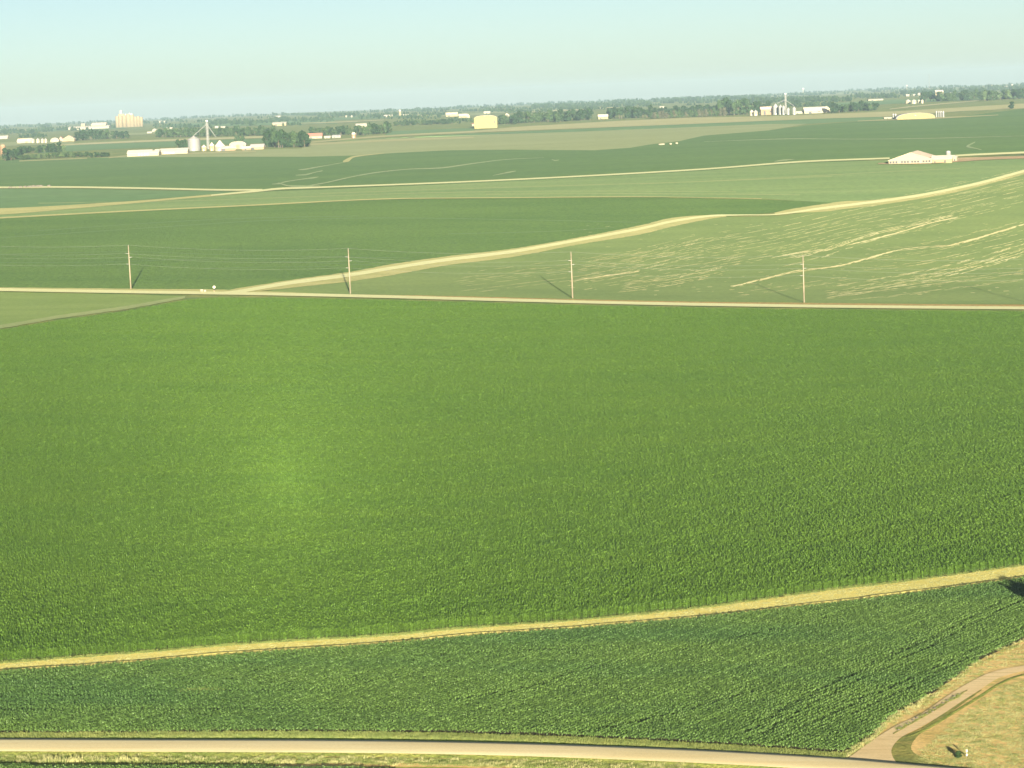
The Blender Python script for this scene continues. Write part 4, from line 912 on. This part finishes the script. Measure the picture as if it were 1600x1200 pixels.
# processing plant and grain elevator
building('plant_building', 'long low white plant building left of the grain elevator', 'building', 107, 170, 202, 3.2, 5, 'side', 35, 0, 'white', 'roofwhite', feats=[('door', .1+.16*i, .1+.16*i+.05, 0, .6, 'galv') for i in range(5)])
building('plant_tower', 'small raised white block on the left of the plant', 'building', 127, 133, 201, 7, 8, 'side', 15, 0, 'cream', 'roofwhite', feats=[('window', .3, .6, .7, .85, 'dark')])
building('plant_hall', 'pale upper hall at the right of the plant', 'building', 143, 165, 200, 5, 8, 'side', 40, 0, 'cream', 'rooftan', feats=[('window', .2, .7, .6, .8, 'dark')])
def elevator():
    x, y = hit(201.5, 198.8); k = y/F; e = empty('grain_elevator', (x, y, Tf(x, y))); tag(e, 'huge cream concrete grain elevator of clustered silos on the left horizon', 'grain elevator')
    for px, r, h in ((184, 2.6, 17), (189, 3.2, 18.5), (195, 3.2, 18), (201.5, 4.0, 20), (207, 3.4, 19), (212, 2.7, 15.5), (216.5, 2.5, 16), (221, 2.4, 14.5)):
        dx = (px-201.5)*k; MB().lathe([(r*k, -2), (r*k, h*k), (r*k*.98, h*k+1)], 24, dx, random.uniform(-6, 6)).build('silo_tube', MT['concrete'], e, True)
    MB().box(-15*k, -6*k, -5, 6, 17.6*k, 21*k).build('headhouse', MT['concrete'], e)
    MB().box(-13*k, -9*k, -3, 3, 21*k, 26.5*k).build('headhouse_tower', MT['galv'], e)
    MB().box(-5*k, 7*k, -3, 3, 19*k, 20.6*k).build('roof_gallery', MT['galvroof'], e)
    MB().tube((2*k, 0, 20*k), (2*k, 0, 22.5*k), 3, 1).build('roof_vent', MT['galvroof'], e)
elevator()
# centre
arch('yellow_hall', 'big pale yellow end wall of a round topped building at centre horizon', 'building', 741.5, 777, 200.4, 15, 19.5, 60, 0, 'yellow', 'roofwhite', feats=[('window', .85, .9, .35, .6, 'dark'), ('vent', .45, .49, .93, .98, 'galv')])
building('white_lean_to', 'tiny white lean to at the left of the yellow hall', 'shed', 737.5, 741.5, 197, 3, 4, 'side', 8, 0, 'white', 'roofred', feats=[('door', .3, .6, 0, .7, 'dark')])
B = [('farmhouse','farmhouse with a long red roof right of the dark grove','house',480,503,216.5,3.5,8,'side','white','roofred'),
 ('white_outbuilding','low white outbuilding right of the red roofed house','shed',507,516,216,2,3.5,'side','white','roofwhite'),
 ('white_outbuilding','white outbuilding between the red roofed house and the tan tower','shed',519,532,215.5,2.5,4.5,'side','white','roofgrey'),
 ('white_shed','bright white shed above the trees right of the tan tower','shed',556,578,198.6,3,5.5,'side','white','roofwhite'),
 ('white_shed','small white shed half hidden left of the dark grove','shed',415,424,216,3,5.5,'side','white','roofwhite'),
 ('storage_hall','wide cream hall far behind the dark grove','building',426,447,196.5,4,5.5,'side','cream','roofwhite'),
 ('distant_house','tiny white house above the wide cream hall, left of the two','house',419,427,186,1.5,2.8,'side','white','roofwhite'),
 ('distant_house','tiny white house above the wide cream hall, right of the two','house',431,438,184.5,2,3.5,'side','white','roofwhite'),
 ('distant_house','white house behind the tree belt, left of two near the grain leg','house',336,341,200,1.5,2.8,'side','white','roofwhite'),
 ('distant_house','white house behind the tree belt, right of two near the grain leg','house',345,352,200.5,1.8,3,'side','white','roofwhite'),
 ('distant_shed','long white far shed right of the grain elevator','shed',243,259,191.5,1.5,2.6,'side','white','roofwhite'),
 ('farmhouse','white farmhouse at the left end of the long tree belt','house',238,245,206,3,5,'gable','white','roofgrey'),
 ('farm_shed','low white shed beside the white farmhouse at the end of the tree belt','shed',230,237,208.5,1.5,2.8,'side','white','roofwhite'),
 ('distant_house','pale house just above the left end of the tree belt','house',260,269,202,1.6,2.8,'side','white','roofwhite'),
 ('distant_shed','long cream far shed left of the thin pale tower','shed',600,613,183.5,2,4,'side','cream','roofwhite'),
 ('distant_shed','white far shed right of the thin pale tower','shed',628,638,182,2,3.6,'side','white','roofwhite'),
 ('distant_house','small white far house between the pale tower and the brown halls','house',652,659,182,2,3.5,'gable','white','roofwhite'),
 ('distant_hall','long pinkish far hall left of the yellow building','building',697,715,182,3.5,6,'side','cream','rooftan'),
 ('distant_hall','cream far hall close left of the yellow building','building',717,730,184,3.5,6,'side','cream','roofwhite'),
 ('distant_house','tiny white far house touching the cream far hall','house',729,734,184,3,6,'gable','white','rooftan'),
 ('distant_house','pale far house just above the yellow building','house',756,766,177.5,2,3.5,'side','white','roofwhite'),
 ('distant_house','white house right above the wood beside the yellow building','house',788,796,183,3.5,6,'gable','white','roofwhite'),
 ('farmhouse','cream farmhouse with a tan roof between the two woods','house',935,950,186,4,7,'side','cream','rooftan'),
 ('distant_shed','bright white shed roof above the dark trees right of the cream farmhouse','shed',1031,1038,170,1.8,3.5,'side','white','roofwhite'),
 ('machine_shed','orange tan shed behind the tall bins of the right farmyard','shed',1189,1212,179.5,9,12.5,'side','tanwall','rooftan'),
 ('low_shed','low white shed right of the bins in the right farmyard','shed',1243,1256,177.8,2,4,'side','white','roofwhite'),
 ('long_white_barn','long white barn right of the bins in the right farmyard','barn',1257,1292,177,4.5,9.5,'side','white','roofwhite'),
 ('barn_house','white gabled house at the right end of the long white barn','house',1287,1297,175.5,5.5,9.5,'gable','white','roofwhite'),
 ('distant_shed','thin long white far shed above the wood right of the farmyard','shed',1357,1380,157,1.4,2.4,'side','white','roofwhite'),
 ('distant_shed','small white shed, leftmost of the far row above the yellow arched building','shed',1416,1421,150.5,1.8,3,'side','white','roofwhite'),
 ('distant_shed','long white shed, second of the far row above the yellow arched building','shed',1424,1434.5,149.8,1.6,2.8,'side','white','roofwhite'),
 ('distant_shed','brightest long white shed in the far row above the yellow arched building','shed',1435.5,1449,149,2.2,4,'side','white','roofwhite'),
 ('distant_shed','lowest thin white shed in the far row above the yellow arched building','shed',1449.5,1459,148.5,1,1.8,'side','white','roofwhite'),
 ('cream_hall','tall cream hall at the right end of the far row','building',1462,1474,148.5,5,7.5,'side','cream','roofwhite'),
 ('distant_shed','small white shed alone right of the tall cream hall','shed',1481,1486.5,147.5,1.6,2.6,'side','white','roofwhite'),
 ('distant_shed','long white far shed between the white towers at top right','shed',1568,1577,137,1,1.9,'side','white','roofwhite'),
 ('distant_house','pale far house left of the plant on the left skyline','house',38,42.5,206.5,2,3.5,'gable','white','roofwhite')]
for nm, lab, cat, a, b_, yb, ev, rg, ax_, wl, rf in B:
    building(nm, lab, cat, a, b_, yb, ev, rg, ax_, (b_-a)*.5*hit((a+b_)/2, yb)[1]/F+4, 0, wl, rf, feats=[('door', .2, .32, 0, .7, 'dark'), ('window', .6, .72, .4, .7, 'dark')] if b_-a > 12 else [('door', .35, .5, 0, .6, 'dark')])
grain_bin('tan tower with a white dome beside the farm trees', 549.5, 556, 215.8, 6, 9.2, name='silo', wall='tanwall', roof='roofwhite', dome=True)
grain_bin('thin pale far tower between two white sheds', 623.3, 627, 181, 7, 9.5, name='silo', wall='concrete', roof='roofwhite', dome=True, door=False)
for px, yb, t, lab in ((541, 183.5, 3, 'tiny white far tank, left of two above the farm trees'), (549.5, 183.5, 3, 'tiny white far tank, right of two above the farm trees'),
                       (1549.5, 138, 5, 'white far tank, left of two at top right'), (1556, 138, 5, 'white far tank, right of two at top right'), (1581.5, 137, 5.5, 'white far tank right of the long white shed at top right')):
    grain_bin(lab, px-1.4, px+1.4, yb, t*.75, t, 'tiny white far tanks', wall='white', roof='roofwhite', dome=True, door=False)
# right farmyard bins
grain_bin('left bin of the twin white bins standing alone', 1171.5, 1178, 180.8, 6, 9, 'twin white bins', wall='white', roof='rooftan')
grain_bin('right bin of the twin white bins standing alone', 1177.5, 1184, 180.8, 6.5, 9, 'twin white bins', wall='white')
for a, b_, ev, tp, lab in ((1207.5, 1216.5, 12, 17, 'tallest steel bin at the left of the right farmyard'), (1216.5, 1223, 12, 15.5, 'second tall steel bin of the right farmyard'), (1222, 1227, 11.5, 14.5, 'slim steel bin left of the blue grey grain leg'),
                           (1229, 1234.5, 8.5, 11, 'short steel bin just right of the blue grey grain leg'), (1238, 1244, 9.5, 12.5, 'rightmost steel bin of the right farmyard')):
    grain_bin(lab, a, b_, 179.3, ev, tp, 'steel bins of the right farmyard')
leg_tower('blue grey lattice grain leg rising above the right farmyard bins', 1228, 178, 29, 2.6, ((13, 21, 12), (-13, 22, 17)))
# yellow arched hall with bins
arch('arched_hall', 'long low pale yellow arched hall with silver bins at both ends', 'building', 1402, 1461, 186, 1.0, 9.3, 22, 0, 'yellow', 'roofgrey', feats=[('door', .38, .4, .1, .45, 'dark'), ('window', .47, .5, .6, .68, 'rooftan')])
for i, (a, b_) in enumerate(((1394.5, 1397.5), (1398, 1401))): grain_bin('slim silver bin left of the arched hall, %s of two' % ('left', 'right')[i], a, b_, 186.5, 7, 9, 'silver bins beside the arched hall', dome=True)
for i, (a, b_) in enumerate(((1462, 1465), (1466, 1468.5), (1469, 1472), (1472.5, 1475.5))): grain_bin('slim silver bin right of the arched hall, %s of four' % ('leftmost', 'second', 'third', 'rightmost')[i], a, b_, 183.5, 8, 10, 'silver bins beside the arched hall', dome=True)
building('low_pad_shed', 'low pale shed left of the silver bins and arched hall', 'shed', 1382, 1393, 185.5, 1.2, 2.2, 'side', 10, 0, 'white', 'rooftan', feats=[('door', .3, .5, 0, .7, 'dark')])
for i, (a, b_) in enumerate(((1415, 1423), (1424, 1432))): grain_bin('wide white bin before the far wood, %s of two' % ('left', 'right')[i], a, b_, 162, 4.5, 6.5, 'white bins before the far wood', wall='white', roof='roofwhite')
for i, (a, b_) in enumerate(((1434, 1437.5), (1439, 1443))): grain_bin('narrow white bin before the far wood, %s of two' % ('left', 'right')[i], a, b_, 161.5, 4.5, 6, 'white bins before the far wood', wall='white', roof='roofwhite')
# water towers and mast on the skyline
def water_tower(label, px, pyb, top, r):
    x, y = hit(px, pyb); k = y/F; e = empty('water_tower', (x, y, Tf(x, y))); tag(e, label, 'water tower', 'water towers on the skyline')
    MB().lathe([(r*.35*k, -2), (r*.22*k, top*.7*k)], 12).build('stem', MT['white'], e, True)
    MB().lathe([(r*k*math.cos(t), top*k-r*k*.8+r*k*.8*math.sin(t)) for t in (-1.4, -1, -.5, 0, .5, 1, 1.4)], 20).build('tank', MT['roofwhite'], e, True)
water_tower('white round water tower on the skyline above the right farmyard', 1255, 147, 9.5, 1.8)
water_tower('smaller white water tower on the skyline farther right', 1417, 140, 7.5, 1.4)
x, y = hit(1452, 142); k = y/F; e = empty('radio_mast', (x, y, Tf(x, y))); tag(e, 'very thin tall radio mast above the right skyline', 'radio mast')
mb = MB()
for a in range(3): mb.tube((1.2*math.cos(a*2.1), 1.2*math.sin(a*2.1), 0), (1.2*math.cos(a*2.1), 1.2*math.sin(a*2.1), 26*k), .35, .35, 4)
for i in range(24): mb.tube((1.2, 0, 26*k*i/24), (1.2*math.cos(2.1), 1.2*math.sin(2.1), 26*k*(i+1)/24), .15, .15, 4)
mb.build('mast_frame', MT['galv'], e); MB().box(-1.5, 1.5, -1.5, 1.5, -1, 2).build('base', MT['concrete'], e)

# ------------------------------------------------------------------ haze
hz = MB().box(-9300, 9300, -1700, 15400, -60, 168).build('haze', None); tag(hz, 'thin morning haze over the fields', 'haze', kind='stuff')
m = bpy.data.materials.new('haze_air'); m.use_nodes = True; n_ = m.node_tree; n_.nodes.clear()
pv = n_.nodes.new('ShaderNodeVolumePrincipled'); pv.inputs['Density'].default_value = HAZE_DENSITY; pv.inputs['Color'].default_value = (.58, .80, .98, 1); pv.inputs['Anisotropy'].default_value = .12
oo = n_.nodes.new('ShaderNodeOutputMaterial'); n_.links.new(pv.outputs[0], oo.inputs['Volume']); hz.data.materials.clear(); hz.data.materials.append(m)
